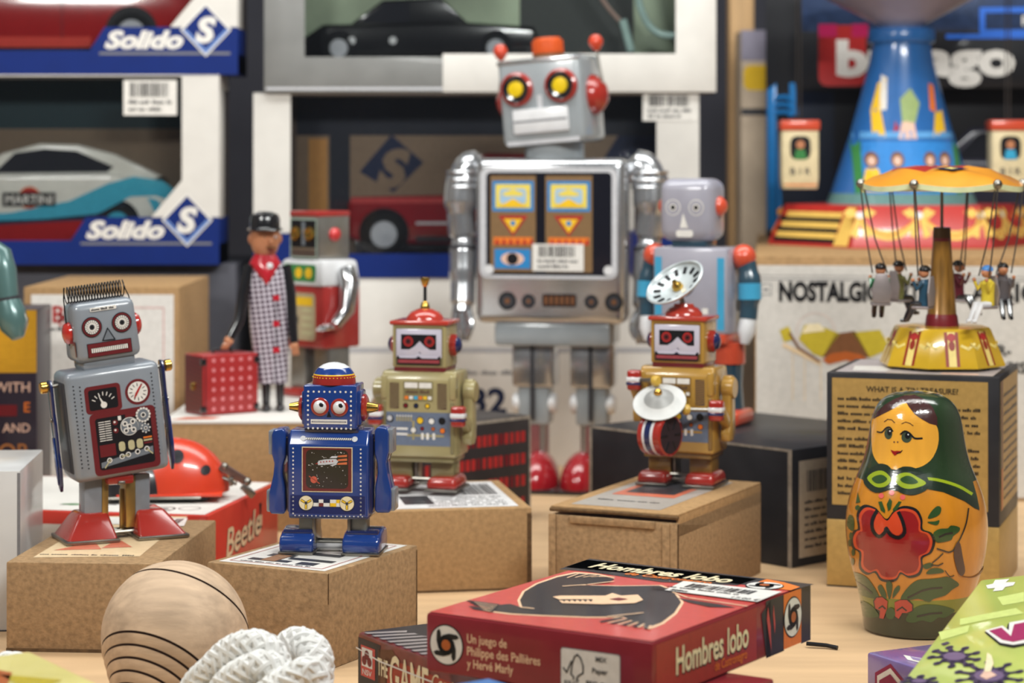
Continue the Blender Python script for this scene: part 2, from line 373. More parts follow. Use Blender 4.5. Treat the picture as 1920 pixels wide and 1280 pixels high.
# ladybird toy's box
box_red = mat('red_card', (196, 58, 44), .35, 0, .3, .07, 80)
c = Carton(by_corner(390, 967, .040, -11, .170, .128), -11, (.170, .128, .040), box_red, .0007)
t = thing('toy_box', 'red box with white top under the clockwork ladybird', 'box', c.loc, c.rz)
D = c.front; D.rect(0, 0, .168, .033, card_white)
for a in ((.083, .014, .0075), (.099, .017, .0045), (.072, .012, .004)):
    D.disc(a[0], a[1], a[2], black, 2); D.disc(a[0], a[1]+a[2]*.2, a[2]*.5, white, 3); D.disc(a[0]+a[2]*.1, a[1]+a[2]*.15, a[2]*.22, black, 4)
D = c.right; D.text('Beetle', .030, .0115, .0155, black, 1, w=.064, bold=.03, shear=.25, rot=4); D.text('Beetle', .0305, .012, .0155, ink('buff_ink', (222, 196, 160)), 2, w=.064, bold=.012, shear=.25, rot=4)
D.poly([(.090, .018), (.096, .018), (.094, .026), (.0955, .033), (.0905, .033), (.092, .026)], black); D.rect(.0905, .020, .0955, .026, ink('buff_ink', (0, 0, 0)), 2)
part(c.mb, 'carton', t); l = MB(); D = c.onto(l, 'top'); D.rect(.003, .003, .167, .125, card_white)
def dash(pts, w, m):
    for a, b in zip(pts[::2], pts[1::2]): D.line([a, b], w, m, 2)
dash([(.078+.006*k, .02+.010*math.sin(k*.5)) for k in range(12)], .0011, black)
D.poly([(.076, .024), (.084, .027), (.093, .024), (.084, .020)], green_i, 2); D.poly([(.118, .018), (.126, .022), (.132, .017), (.125, .013)], green_i, 2)
D.ring(.138, .018, .006, .0072, black, 2); D.ring(.152, .022, .0055, .0062, grey, 2); D.disc(.1385, .018, .003, grey, 2); part(l, 'lid', t, 'white printed lid')

# white box at the left edge and the dark yellow-topped box behind it
gw = mat('pale_grey_card', (206, 205, 204), .3, 0, .2, .04, 60)
c = Carton(by_corner(38, 882, .0786, 4, .075, .08), 4, (.075, .08, .0786), gw, .0008); c.front.rect(.0735, 0, .075, .0775, ink('grey_ink', (0, 0, 0))); 
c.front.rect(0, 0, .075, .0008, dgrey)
c.solo('white_box', 'plain glossy white box at the left edge beside the brown carton', 'box')
c = Carton((-.333, 1.425, 0), 3, (.07, .06, .137), mat('aubergine_card', (44, 34, 46), .4, 0, .2, .15, 50), .0008)
D = c.front; D.rect(0, .098, .07, .137, ink('ochre_ink', (206, 152, 38)), 1)
for i, (tx, sz, mm) in enumerate((('WITH', .0062, pink_i), ('E', .0062, orange_i), ('AND', .0055, pink_i), ('OR', .0095, ink('copper_ink', (170, 110, 60))), ('OF', .006, ink('copper_ink', (0, 0, 0))))):
    D.text(tx, .066, .086-.0125*i-(.004 if i > 2 else 0), sz, mm, 2, bold=.01, align='r')
D.rect(.03, .071, .058, .078, maroon_i, 2)
c.solo('printed_box', 'dark purple box with yellow top at left edge', 'box')

# two gold boxes under the small carousel
gold = mat('gold_card', (182, 148, 84), .4, .25, .1, .10, 300, .05)
gr = -19; P0 = at(1550, 977, 1.213); P1 = at(1874, 994, 1.183); wv = (P1-P0).xy; gw_ = wv.length; gr = math.degrees(math.atan2(wv.y, wv.x)); gd = .086
cc = Matrix.Rotation(rad(gr), 3, 'Z') @ Vector((gw_/2, gd/2, 0)); gl = (P0.x+cc.x, P0.y+cc.y, 0)
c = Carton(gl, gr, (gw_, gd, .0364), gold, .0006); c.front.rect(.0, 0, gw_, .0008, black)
c.solo('gold_box', 'plain gold box under the box of small print, behind the nesting doll', 'box')
c = Carton((gl[0], gl[1], .0364), gr, (gw_, gd, .0794), blk, .0006); D = c.front; D.rect(.003, .008, gw_-.006, .0765, gold)
D.text('WHAT IS A TIN TREASURE?', gw_*.5, .0695, .0030, black, 2, w=.049, bold=.02, align='c')
y = .0645; k = 0
while y > .011: D.words(.006, gw_-.010 if k % 5 else .06, y, .0019, black, 2, gap=.3, seed=k+3); k += 1; y -= .0040 if k not in (5, 10) else .0055
D = c.right; D.rect(.004, .008, gd-.002, .0765, gold); D.rect(.006, .008, .014, .0765, ink('umber_ink', (104, 66, 44)), 2); D.rect(.006, .008, .013, .03, ink('rust_ink', (178, 92, 40)), 3); D.rect(.004, .02, .0055, .05, ink('olive_ink', (112, 120, 50)), 2)
for k in range(12): D.words(.018, .08, .012+.005*k, .002, dgrey, 2, seed=k)
c.top.rect(.004, .004, gw_-.004, gd-.004, ink('lilac_grey_label', (178, 168, 168))); c.top.poly([(.012, .012), (.03, .012), (.032, .045), (.008, .04)], white, 2); c.top.rect(.06, .006, .08, .014, pink_i, 2)
c.solo('gold_box', 'black-edged gold box of small print carrying the small carousel', 'box')

# big white carousel box
c = Carton((.319, 1.745, 0), -6.5, (.256, .45, .165), kraft2, .0012)
t = thing('carousel_box', 'large white printed box under the tin tower ride', 'box', c.loc, c.rz); part(c.mb, 'carton', t)
l = MB(); D = c.onto(l, 'front'); D.rect(.001, .002, .250, .1585, ink('grey_white_ink', (204, 200, 194)))
D.rect(.003, .1485, .250, .1492, grey, 2); D.rect(.003, .1512, .250, .1516, grey, 2); D.frame(.004, .138, .0115, .146, .0006, grey, 2); D.rect(.006, .141, .0095, .1425, grey, 2)
D.text('NOSTALGIC', .0165, .1345, .0125, black, 3, w=.0685, bold=.05); D.text('ARTS', .0905, .1345, .0125, black, 3, w=.026, bold=.05)
D.text('CLASSIC', .125, .1345, .0125, black, 3, bold=.03); D.text('VOR-', .148, .098, .0072, black, 3, bold=.03); D.text('1900 BIS', .148, .0865, .0072, black, 3, bold=.03)
olive = ink('olive_yellow_ink', (190, 170, 50)); brown = ink('brown_ink', (120, 78, 48)); rust = ink('rust_ink', (0, 0, 0)); pale_red = ink('pale_red_ink', (214, 180, 168))
D.ring(.0415, .113, .0128, .0132, pale_red, 2); D.poly([(.030, .108), (.034, .118), (.048, .116), (.058, .112), (.046, .096), (.040, .098)], olive, 3)
D.poly([(.032, .112), (.036, .1185), (.044, .119), (.048, .114)], cream, 4); D.line([(.024, .112), (.030, .102), (.044, .093)], .0018, brown, 4)
D.poly([(.017, .114), (.023, .117), (.027, .108), (.020, .106)], olive, 3); D.line([(.020, .104), (.044, .092)], .003, ink('buff_ink', (0, 0, 0)), 3)
D.poly([(.055, .112), (.068, .114), (.078, .096), (.046, .096)], brown, 3); D.poly([(.046, .094), (.052, .0985), (.062, .100), (.072, .098), (.078, .093), (.074, .091), (.062, .094), (.050, .091)], rust, 4)
D.poly([(.066, .113), (.085, .115), (.092, .102), (.078, .096)], olive, 3); D.poly([(.088, .110), (.108, .112), (.112, .104), (.094, .100)], cream, 3)
D.rect(.058, .080, .070, .090, maroon_i, 3); D.rect(.056, .068, .071, .080, ink('sky_ink', (90, 130, 190)), 3)
D.poly([(.034, .044), (.046, .047), (.05, .043), (.046, .039), (.036, .041)], rust, 3); D.rect(.041, .033, .044, .041, olive, 3); D.poly([(.024, .030), (.04, .033), (.055, .031), (.048, .025), (.040, .023), (.028, .027)], navy_i, 3)
for a in (.026, .034, .045): D.line([(a, .10), (a, .066)], .0006, ink('buff_ink', (0, 0, 0)), 2)
part(l, 'printed_panel', t, 'white front with black serif heading and carousel picture')

# ---- front row: card games
wine = mat('wine_card', (136, 38, 46), .32, 0, .25, .08, 90); coral = ink('coral_print', (196, 76, 70), .3); wolf = ink('wolf_black', (46, 42, 45), .35); bone = ink('bone_ink', (236, 196, 160))
HTOP = .0585; c = Carton(by_corner(1224, 1204, .0225, -32.8, .0990, .1308, .036), -32.8, (.0990, .1308, .0225), wine, .0016)
D = c.top; D.rect(.0012, .001, .0982, .1300, coral)
D.sub([(1058, 1064), (1106, 1048), (1526, 1096), (1490, 1106)], wolf, 2); D.sub([(1048, 1068), (1100, 1050), (1420, 1086), (1382, 1098), (1240, 1092), (1100, 1072)], wolf, 2)
W1 = [(980, 1141), (975, 1126), (984, 1110), (1008, 1096), (1046, 1083), (1080, 1076), (1122, 1079), (1152, 1086), (1142, 1093), (1080, 1098), (1160, 1100), (1236, 1099), (1260, 1108), (1277, 1130), (1264, 1150), (1240, 1168), (1214, 1178), (1188, 1166), (1168, 1157), (1100, 1157), (1020, 1154), (960, 1151), (912, 1145), (930, 1136), (956, 1133), (972, 1138)]
CC = (1120, 1124)
D.sub([(x+(x-CC[0])*.035, y+(y-CC[1])*.06) for x, y in W1], bone, 2); D.sub(W1, wolf, 3)
D.sub([(1270, 1122), (1310, 1128), (1350, 1134), (1380, 1140), (1330, 1139), (1290, 1130)], wolf, 3)
D.sub([(1036, 1121), (1050, 1119), (1135, 1119), (1148, 1114), (1165, 1119), (1196, 1117), (1206, 1127), (1190, 1133), (1130, 1135), (1054, 1133), (1048, 1128), (1110, 1127.5), (1048, 1126)], bone, 5)
D.sub([(1142, 1126), (1160, 1123), (1178, 1126), (1160, 1129)], maroon_i, 6)
for k in range(6): D.sub([(1052+10*k, 1126), (1058+10*k, 1131), (1062+10*k, 1126.5)], wolf, 6)
for k in range(5):                                       # clawed hands: dark fingers with pale edges between them
    D.line(D.px([(935-3*k, 1135+3.2*k), (878+6*k-14*(k > 2), 1128+3.6*k)]), .0016, wolf, 4); D.line(D.px([(932-3*k, 1137+3*k), (890+4*k, 1131+3.4*k)]), .0005, bone, 5)
    D.line(D.px([(1165+13*k, 1160+3.2*k), (1128+21*k, 1167+3.2*k)]), .0020, wolf, 4); D.line(D.px([(1172+12*k, 1163+3*k), (1140+19*k, 1170+2.8*k)]), .0008, bone, 5)
    D.line(D.px([(1064+15*k, 1085-.4*k), (1084+17*k, 1078+1.2*k)]), .0008, bone, 5)
D.line(D.px([(1056, 1101), (1100, 1098), (1150, 1092)]), .0011, bone, 5); D.line(D.px([(1140, 1158), (1205, 1151)]), .0011, bone, 5); D.line(D.px([(980, 1141), (1000, 1143)]), .0012, bone, 5)
D.line(D.px([(1262, 1112), (1290, 1122), (1400, 1138)]), .0010, bone, 4)
q = D.px([(1118, 1064), (1398, 1098)]); x0 = q[0][0]; D.text('Hombres lobo', .0048, q[0][1]-.0025, .0112, cream, 4, w=.0655, bold=.03, shear=.12)
D.text('de Castronegro', .0255, q[0][1]-.0085, .0052, orange_i, 4, w=.040, bold=.02, shear=.12)
D.poly([(.0800, .1295), (.0800, .113), (.0988, .113), (.0988, .1215), (.089, .127)], orange_i, 3)
def swirl(D, x, y, r, L):
    D.disc(x, y, r, black, L, 32); D.disc(x, y, r*.93, white, L+1, 32); D.ring(x, y, r*.22, r*.48, black, L+2); D.disc(x, y, r*.26, rust, L+3)
    for k in range(4):
        a = rad(90*k+20); c_, s_ = math.cos(a), math.sin(a)
        D.poly([(x+r*(u*c_-v*s_), y+r*(u*s_+v*c_)) for u, v in ((-.35, .28), (-.05, .5), (.35, .48), (.78, .3), (.85, .12), (.62, .10), (.30, .22))], black, L+2)
swirl(D, .0860, .1155, .0078, 4)
D = c.front
swirl(D, .0098, .0112, .0078, 1)
for k, tx in enumerate(('Un juego de', 'Philippe des Pallières', 'y Hervé Marly')): D.text(tx, .0192, .0132-.0047*k, .0033, bone, 1, w=(.0178, .0325, .0206)[k], bold=.015)
_x0, D.O = D.O.copy(), D.O-D.U*.0050
D.rrect(.0655, .0015, .0908, .0165, .001, grey, 1); D.rrect(.0658, .0018, .0905, .0162, .001, white, 2)
tr = [(.0700, .0070), (.0705, .0105), (.0715, .0135), (.0728, .0145), (.0742, .0132), (.0752, .0105), (.0752, .0080), (.0738, .0072)]
D.line(tr, .0006, black, 3); D.line([(.0668, .0090), (.0682, .0074), (.0702, .0118)], .0006, black, 3); D.line([(.0738, .0072), (.0728, .0064), (.0724, .0052), (.0732, .0050)], .0006, black, 3); D.line([(.0700, .0070), (.0712, .0062), (.0710, .0052)], .0006, black, 3)
D.text('FSC', .0672, .0024, .0022, dgrey, 3, w=.0058, bold=.01); D.text('MIX', .0805, .0128, .0019, dgrey, 3, bold=.02); D.text('Paper', .0790, .0085, .0020, black, 3, bold=.02); D.text('FSC C117', .0765, .0034, .0021, black, 3, bold=.03); D.O = _x0
D = c.right; D.rect(.0022, .0012, .082, .0212, ink('brick_print', (158, 52, 48), .3), 1)
D.text('Hombres lobo', .0168, .0078, .0098, cream, 3, w=.0580, bold=.02); D.text('Hombres lobo', .0172, .0073, .0098, wolf, 2, w=.0580, bold=.035); D.text('de Castronegro', .0470, .0033, .0036, orange_i, 3, w=.0265, bold=.005)
D.rect(.090, .0, .1060, .0224, wolf, 2); D.poly([(.086, .018), (.094, .0222), (.094, .0), (.0905, .0)], wolf, 2); D.poly([(.0905, .015), (.092, .010), (.0945, .002), (.0938, .012), (.0915, .020)], coral, 3); D.poly([(.0965, .020), (.098, .012), (.0975, .008), (.0960, .016)], coral, 3)
D.rect(.1055, .0006, .1215, .0224, orange_i, 3); D.rect(.1215, 0, .1305, .0225, wolf, 2); swirl(D, .1135, .0122, .0082, 4)
t = thing('board_game_box', 'dark red card game box with black wolf cover in the front', 'game box', c.loc, c.rz); part(c.mb, 'carton', t)
l = MB(); D = c.onto(l, 'top'); D.poly(D.px([(1246, 1109), (1282, 1092), (1466, 1112), (1420, 1131)]), white, 6)
o = D.px([(1304, 1096)])[0]; D.bars(o[0], o[1]-.010, o[0]+.030, o[1]-.002, black, 7); D.words(o[0]-.006, o[0]+.026, o[1]-.0135, .0022, black, 7, seed=3); D.words(o[0]-.010, o[0]+.006, o[1]-.019, .0026, black, 7, seed=9); D.text('17.00 €', o[0]+.026, o[1]-.0195, .0028, black, 7, bold=.01)
part(l, 'price_sticker', t, 'white price sticker with barcode')

_q = Matrix.Rotation(rad(-57.8), 3, 'Z') @ Vector((.055, .035, 0))
c = Carton((-.0639+_q.x, .925+_q.y, 0), -57.8, (.110, .070, .0359), mat('dark_red_card', (110, 44, 40), .3, 0, .6, .3, 120, .25, 60), .0016)
# left corner sits beside the brown carton, right end runs under the wolf game
D = c.front; ztop = .0359; zz = lambda d: ztop-d
D.rect(.001, .001, .020, zz(.002), wolf); D.poly([(.018, .001), (.018, zz(.004)), (.030, zz(.002)), (.036, zz(.006)), (.026, zz(.010)), (.024, .001)], ink('umber_ink', (0, 0, 0)), 1); D.rect(.024, .001, .109, zz(.006), ink('brick_red_ink', (160, 66, 48)), 1)
D.rect(.0036, zz(.0172), .0156, zz(.0046), coral, 2); D.rect(.0046, zz(.0130), .0136, zz(.0054), white, 3)
for a in ((.0068, zz(.0105)), (.0112, zz(.0105)), (.0090, zz(.0080))): D.disc(a[0], a[1], .0019, maroon_i, 4)
D.text('NSV', .0050, zz(.0163), .0022, white, 3, w=.008, bold=.01)
D.text('THE', .0180, zz(.0140), .0068, cream, 3, w=.0085, bold=.02); D.text('GAME', .0282, zz(.0195), .0155, cream, 3, w=.0310, bold=.015); D.text('Contiene', .0620, zz(.0105), .0055, cream, 3, w=.026, shear=.3)
D.line([(0, zz(.0065)), (.02, zz(.0085)), (.062, zz(.0085))], .0006, white, 4)
D = c.top; D.poly([(.002, .002), (.108, .002), (.108, .03), (.05, .05), (.002, .04)], wolf)
for k in range(12): D.poly([(.004+.0065*k, .001), (.007+.0065*k, .001), (.013+.006*k, .016+.002*(k % 3)), (.010+.006*k, .018)], ink('cold_grey_print', (150, 140, 138)), 2)
c.solo('board_game_box', 'shrink-wrapped dark card game box under the left end of the wolf game', 'game box')
c = Carton((.066, .832, 0), -32.8, (.045, .05, .036), wine, .001); c.right.rect(.01, .02, .045, .03, ink('dark_grey_ink', (0, 0, 0)))
c.solo('board_game_box', 'small dark red box under the right end of the wolf game', 'game box')

# purple box and lime box at the right corner
lilac = mat('lilac_card', (126, 108, 168), .25, 0, .8, .1, 100, .15, 70)
_q = Matrix.Rotation(rad(-62), 3, 'Z') @ Vector((.030, .030, 0))
c = Carton((.1504+_q.x, .9498+_q.y, 0), -62, (.060, .060, .022), lilac, .0012)
D = c.front; hexa = lambda x, y, r, k=1.25: [(x+1.3*r*math.cos(rad(a)), y+k*r*math.sin(rad(a))) for a in (90, 30, -30, -90, -150, 150)]
D.poly(hexa(.0165, .0085, .0095), ink('magenta_ink', (140, 24, 70)), 1); D.poly(hexa(.0165, .0085, .0080), white, 2); D.poly(hexa(.0165, .0078, .0066), ink('magenta_ink', (0, 0, 0)), 3)
D.text('G', .0125, .0040, .0075, white, 4, bold=.03); D.rect(.026, .002, .058, .012, ink('grape_ink', (78, 60, 110)), 1)
D = c.top; D.poly([(.012, .010), (.020, .006), (.034, .008), (.028, .015)], white); D.poly([(.016, .0105), (.021, .008), (.030, .0095), (.026, .0128)], ink('lilac_print', (140, 126, 172)), 2)
c.solo('purple_box', 'glossy purple box with hexagon badge in the front right corner', 'game box')
lime = mat('lime_card', (190, 204, 104), .3, 0, .6, .12, 22, .15, 70)
A = at(1838, 1086, .94); B = at(1920, 1077, .931); Pn = at(1690, 1280, .84)
ux = (B-A).normalized(); vy = (A-Pn); vy = (vy-ux*vy.dot(ux)).normalized(); nz = ux.cross(vy)
LM = Matrix((ux, vy, nz)).transposed().to_4x4(); LM.translation = A
mb = MB(); wb, db, hb = .13, .19, .03
mb.box(0, wb, -db, 0, -hb, 0, lime, .0012)
D = Dc(mb, (0, 0, 0), (1, 0, 0), (0, 1, 0), LM)
pale = ink('pale_lime_ink', (196, 208, 124)); mag = ink('raspberry_ink', (156, 40, 92)); vio = ink('violet_black_ink', (68, 56, 84)); vio2 = ink('violet_ink', (112, 92, 124))
for q in ([(1800, 1160), (1905, 1140), (1920, 1150), (1860, 1160), (1800, 1172)], [(1760, 1185), (1818, 1172), (1815, 1185), (1765, 1200)], [(1870, 1120), (1920, 1110), (1920, 1128), (1880, 1135)]): D.sub(q, pale, 1)
D.sub([(1846, 1186), (1880, 1177), (1887, 1182), (1890, 1170), (1925, 1164), (1990, 1155), (1985, 1180), (1925, 1210), (1900, 1215), (1875, 1210)], black, 2)
D.sub([(1847, 1183), (1880, 1174), (1892, 1183), (1893, 1168), (1990, 1152), (1985, 1176), (1925, 1206), (1900, 1210), (1876, 1206)], white, 3)
D.sub([(1855, 1184), (1878, 1178), (1896, 1194), (1902, 1172), (1985, 1156), (1975, 1178), (1925, 1200), (1900, 1205), (1880, 1201)], mag, 4)
D.sub([(1849, 1098), (1862, 1095), (1866, 1088), (1893, 1086), (1886, 1092), (1904, 1092), (1900, 1098), (1885, 1101), (1880, 1107), (1862, 1109), (1866, 1103), (1852, 1104)], white, 2)
def splat(x, y, rx, ry, n, seed):
    r = random.Random(seed); pts = []
    for k in range(n*2):
        a = math.pi*k/n; f = (1.0 if k % 2 else .72)*r.uniform(.9, 1.1); pts.append((x+rx*.80*f*math.cos(a), y+ry*.80*f*math.sin(a)))
    D.sub(pts, vio, 3); D.sub([(x+rx*.48*math.cos(rad(30*k)), y+ry*.42*math.sin(rad(30*k))) for k in range(12)], vio2, 4)
    for k in range(n):
        a = 2*math.pi*k/n+.3; ex, ey = x+rx*math.cos(a)*1.0, y+ry*math.sin(a)*1.0
        D.line(D.px([(x+rx*.5*math.cos(a), y+ry*.5*math.sin(a)), (ex, ey)]), .0018, vio, 3); p = D.px([(ex, ey)])[0]; D.disc(p[0], p[1], .0017, vio, 3, 10)
splat(1790, 1232, 44, 18, 9, 1); splat(1855, 1268, 60, 26, 10, 4); splat(1724, 1278, 30, 9, 7, 8); D.sub([(1764, 1208), (1776, 1204), (1782, 1206), (1770, 1211)], vio, 3)
D.sub([(1846, 1262), (1850, 1240), (1852, 1226), (1860, 1232), (1864, 1246), (1858, 1262)], cream, 6); D.sub([(1838, 1270), (1850, 1256), (1870, 1268), (1850, 1276)], pink_i, 5)
o = mb.build('board_game_box'); o.matrix_world = LM; tag(o, 'lime green game box tilted at the bottom right corner', 'game box')

# yellow package at the bottom left, blue wedge at the bottom edge
c = Carton((-.174+.037*.559-.032*.829, .811-.037*.829-.032*.559, 0), -56, (.074, .064, .053), mat('pale_yellow_card', (222, 210, 130), .4, 0, .2, .12, 30), .002)
D = c.top; D.poly([(.004, .01), (.035, .006), (.045, .02), (.02, .03), (.006, .03)], yellow_i); D.poly([(.01, .012), (.03, .014), (.026, .02)], rust, 2); D.poly([(.006, .035), (.03, .03), (.05, .035), (.03, .045)], rust, 2); D.poly([(.03, .04), (.06, .04), (.05, .055)], ink('olive_yellow_ink', (0, 0, 0)), 2)
c.solo('toy_package', 'pale yellow printed package at the bottom left corner', 'package')
c = Carton((at(885, 1268, .783).x+.004, .766, 0), 38, (.022, .022, .050), mat('light_blue_card', (78, 132, 196), .4, 0, .2, .06, 60), .001)
c.solo('blue_box', 'light blue box corner at the bottom edge before the wolf game', 'box')
c = Carton((-.385, 1.76, 0), 0, (.355, .15, .1525), mat('slate_card', (78, 78, 86), .6, 0, 0, .1, 60), .001)
c.solo('storage_box', 'slate grey storage box under the stacked car boxes, behind the label carton', 'box')
# ---------------------------------------------------------------- tin robots (local units = picture pixels, scaled to metres)
def px_builder(s, roll=0, c=(0, 0, 0)):
    M = Matrix.Scale(s, 4) @ Matrix.Translation(c)
    if roll: M = M @ Matrix.Rotation(rad(roll), 4, 'Y')
    return MB(M, .00010/s)
def rivets(D, pts, r, m, L=1):
    for x, y in pts: D.disc(x, y, r, m, L, 8)
robot_grey = paint('grey_tin', (132, 138, 146), .3, .5); foot_red = paint('red_tin', (158, 40, 30), .25, .7); robot_blue = paint('blue_tin', (26, 58, 128), .2, .8)
blue_dark = paint('navy_tin', (26, 36, 84), .22, .8); tin_white = paint('white_tin', (222, 222, 224), .25, .6); leg_tin = mat('grey_leg_tin', (138, 142, 138), .4, .4, .1, .12, 60)
gold_strip = mat('gold_strip', (190, 158, 92), .3, .9, 0, .2, 80); oxblood = paint('oxblood_tin', (104, 28, 32), .3, .5); ink_grey = ink('panel_grey', (112, 118, 126))

# ---- grey robot with spring hair
s = 1.121/F; g = at(222, 1005, 1.121)
R1 = thing('robot_toy', 'grey tin robot with black spring hair and red feet', 'robot', (g.x, 1.121, .0421), 25)
bc = (-14, 0, 221)
b = px_builder(s, -6.5, bc)
b.box(-90, 90, -50, 50, -102, 102, robot_grey, 13, 3)
b.box(-92, -84, -40, 40, -85, 85, dgrey, 3)
D = Dc(b, (0, -50, 0))
for k in range(22):
    z = 78-7.2*k; rivets(D, [(-76, z), (-64, z-3), (72, z+2)], 1.7, dgrey)
D.rrect(-57, 22, 11, 73, 7, oxblood, 1); D.rrect(-50, 28, 4, 66, 4, black, 2); D.disc(-23, 36, 6, white, 3); D.poly([(-26, 36), (-20, 36), (-32, 56)], white, 4)
for a in range(-60, 61, 20): x, y = -23+24*math.sin(rad(a))*1.0, 36+24*math.cos(rad(a)); D.line([(x, y), (-23+18*math.sin(rad(a)), 36+18*math.cos(rad(a)))], 1.6, white, 3)
D.disc(43, 50, 24, oxblood, 1, 32); D.disc(43, 50, 19, white, 2, 32)
for a in range(0, 360, 30): D.line([(43+16*math.sin(rad(a)), 50+16*math.cos(rad(a))), (43+11*math.sin(rad(a)), 50+11*math.cos(rad(a)))], 1.4, dgrey, 3)
D.poly([(34, 38), (40, 43), (51, 60), (54, 65), (47, 60), (38, 48)], red_i, 4)
D.rrect(-53, -94, 72, 22, 9, oxblood, 1); D.rrect(-43, -84, 62, 12, 5, black, 2)
for k in range(9): D.line([(-37, -30+4.3*k), (-27, -30+4.3*k)], 1.6, white, 3); D.line([(-25, -30+4.3*k), (-15, -30+4.3*k)], 1.6, white, 3)
D.rect(-40, -60, -10, -38, oxblood, 3)
for y in (0, -15): D.disc(-6, y, 5, oxblood, 3); D.disc(-7, y+1, 2, white, 4)
D.disc(20, -11, 17, white, 3, 28); D.disc(20, -11, 15.6, ink_grey, 4, 28)
for x, y in ((20, -11), (12, -5), (27, -3), (13, -18), (27, -18)): D.disc(x, y, 5, white, 5); D.disc(x, y, 2.6, dgrey, 6)
D.poly([(30, -2), (48, -10), (48, -18), (32, -22)], ink_grey, 3)
for cx, cy, r, n in ((48, 6, 12, 14), (50, -19, 8, 8)):
    for k in range(n): a = 2*math.pi*k/n; D.disc(cx+r*math.cos(a), cy+r*math.sin(a), r*.22, white, 4, 6)
    D.disc(cx, cy, r*.88, ink_grey, 5); D.disc(cx, cy, r*.42, white, 6); D.disc(cx, cy, r*.26, dgrey, 7)
D.rect(14, 6, 34, 12, oxblood, 4); D.rect(0, 3, 6, 11, white, 4)
for x in (2, 20, 36): D.rrect(x-6, -55, x+6, -37, 5, ink('bulb_ink', (186, 178, 140)), 3)
for k in range(3): D.rect(44, -48+5*k, 60, -45+5*k, (oxblood, ink('bulb_ink', (0, 0, 0)), orange_i)[k], 3)
D.poly([(-40, -80), (60, -66), (60, -54), (-40, -70)], ink_grey, 4)
for x in (-24, 0, 12, 30, 48):
    y = -75+(x+40)*.14+5; D.disc(x, y, 5, white, 5); D.disc(x, y, 3, black, 6)
for x0, y0, x1, y1 in ((-34, -80, -22, -66), (0, -64, 12, -63), (48, -58, 58, -68)): D.line([(x0, y0), (x1, y1)], 2.2, ink('bulb_ink', (0, 0, 0)), 7)
part(b, 'body', R1)
b = px_builder(s, -6.5, bc); b.box(-50, 50, -36, 36, 100, 122, robot_grey, 6); b.box(-62, 62, -46, 46, 116, 226, robot_grey, 14, 3, (.94, .94))
D = Dc(b, (0, -45.6, 169), (1, 0, 0), (0, .012, 1))
for ex, ey in ((-28, 12), (29, 13)):
    D.disc(ex, ey, 19, black, 1, 32); D.disc(ex, ey, 17.5, oxblood, 2, 32); D.disc(ex, ey, 14.5, black, 3, 32); D.disc(ex, ey, 13, white, 4, 32)
    for a in range(0, 360, 20): D.line([(ex+12.5*math.cos(rad(a)), ey+12.5*math.sin(rad(a))), (ex+8*math.cos(rad(a)), ey+8*math.sin(rad(a)))], 1.0, dgrey, 5)
    D.disc(ex, ey, 5, dgrey, 5); D.disc(ex, ey, 3, black, 6)
D.poly([(-12, -16), (14, -17), (1, 8)], black, 2); D.poly([(-9, -14.5), (10.5, -15), (1, 4)], ink_grey, 3)
D.rect(-41, -44, 43, -18, black, 1); D.rect(-40, -43, 42, -19, oxblood, 2); D.rect(-34, -36, 36, -27, black, 3)
for k in range(19): D.rect(-33.5+3.65*k, -35.5, -31+3.65*k, -27.5, white, 4)
D.rrect(-28, 40, 22, 47, 2, white, 1); D.words(-26, 20, 41.5, 4, dgrey, 2)
for k, z in enumerate((0,)): D2 = Dc(b, (-60.5, 0, 169), (0, -1, 0), (0, 0, 1)); D2.rect(18, -40, 40, -12, oxblood, 1)
part(b, 'head', R1)
for sx in (-1, 1):
    b = px_builder(s, -6.5, bc); b.lathe([(21, 0), (21, 5), (17, 10), (9, 13), (0, 14)], paint('bright_red_tin', (186, 44, 34), .2, .8), 24, Matrix.Translation((sx*61, -8, 172)) @ Matrix.Rotation(rad(90*sx), 4, 'Y')); part(b, 'ear_cap', R1, 'red ear cap')
b = px_builder(s, -6.5, bc); pts = [(-66, -16, 150), (-67, -14, 200), (-66, -10, 236)]
for k in range(20*14+1):
    t = k/14; a = 2*math.pi*t; pts.append((-62+5.5*t, -8+13*math.sin(a), 242+15*math.cos(a)))
pts += [(52, -8, 240), (58, -4, 226), (61, -2, 214)]
b.tube(pts, 1.25, wire_black, 5); part(b, 'spring_hair', R1, 'black coil spring of hair')
for sx, lo, hi, zt in ((-1, -104, 100, 78), (1, -92, 100, 84)):
    b = px_builder(s, -6.5, bc); x = sx*107
    b.prism([(-9, zt+12), (9, zt+12), (13, zt), (10, zt-50), (14, zt-70), (12, zt-130), (18, zt-150), (9, zt-190), (0, zt-198), (-8, zt-185), (-15, zt-150), (-11, zt-125), (-13, zt-70), (-10, zt-50), (-13, zt)], x-3, x+3, blue_dark, 'x', 1.5)
    b.prism([(-5, zt-95), (5, zt-95), (8, zt-150), (0, zt-185), (-8, zt-150)], x+sx*3, x+sx*6, robot_blue, 'x', 1)
    for z in (zt-62, zt-122): b.cyl((x-4, 0, z), (x+sx*6, 0, z), 5, steel, 10)
    a = part(b, 'arm', R1, 'flat navy tin arm')
    b = px_builder(s, -6.5, bc); b.cyl((sx*88, 0, zt), (x, 0, zt), 3.5, steel, 10); b.cyl((x, 0, zt), (x+sx*5, 0, zt), 5, brass, 16); b.cyl((x+sx*5, 0, zt), (x+sx*19, 0, zt), 11, brass, 18, b=2)
    part(b, 'shoulder_knob', a, 'gold shoulder knob')
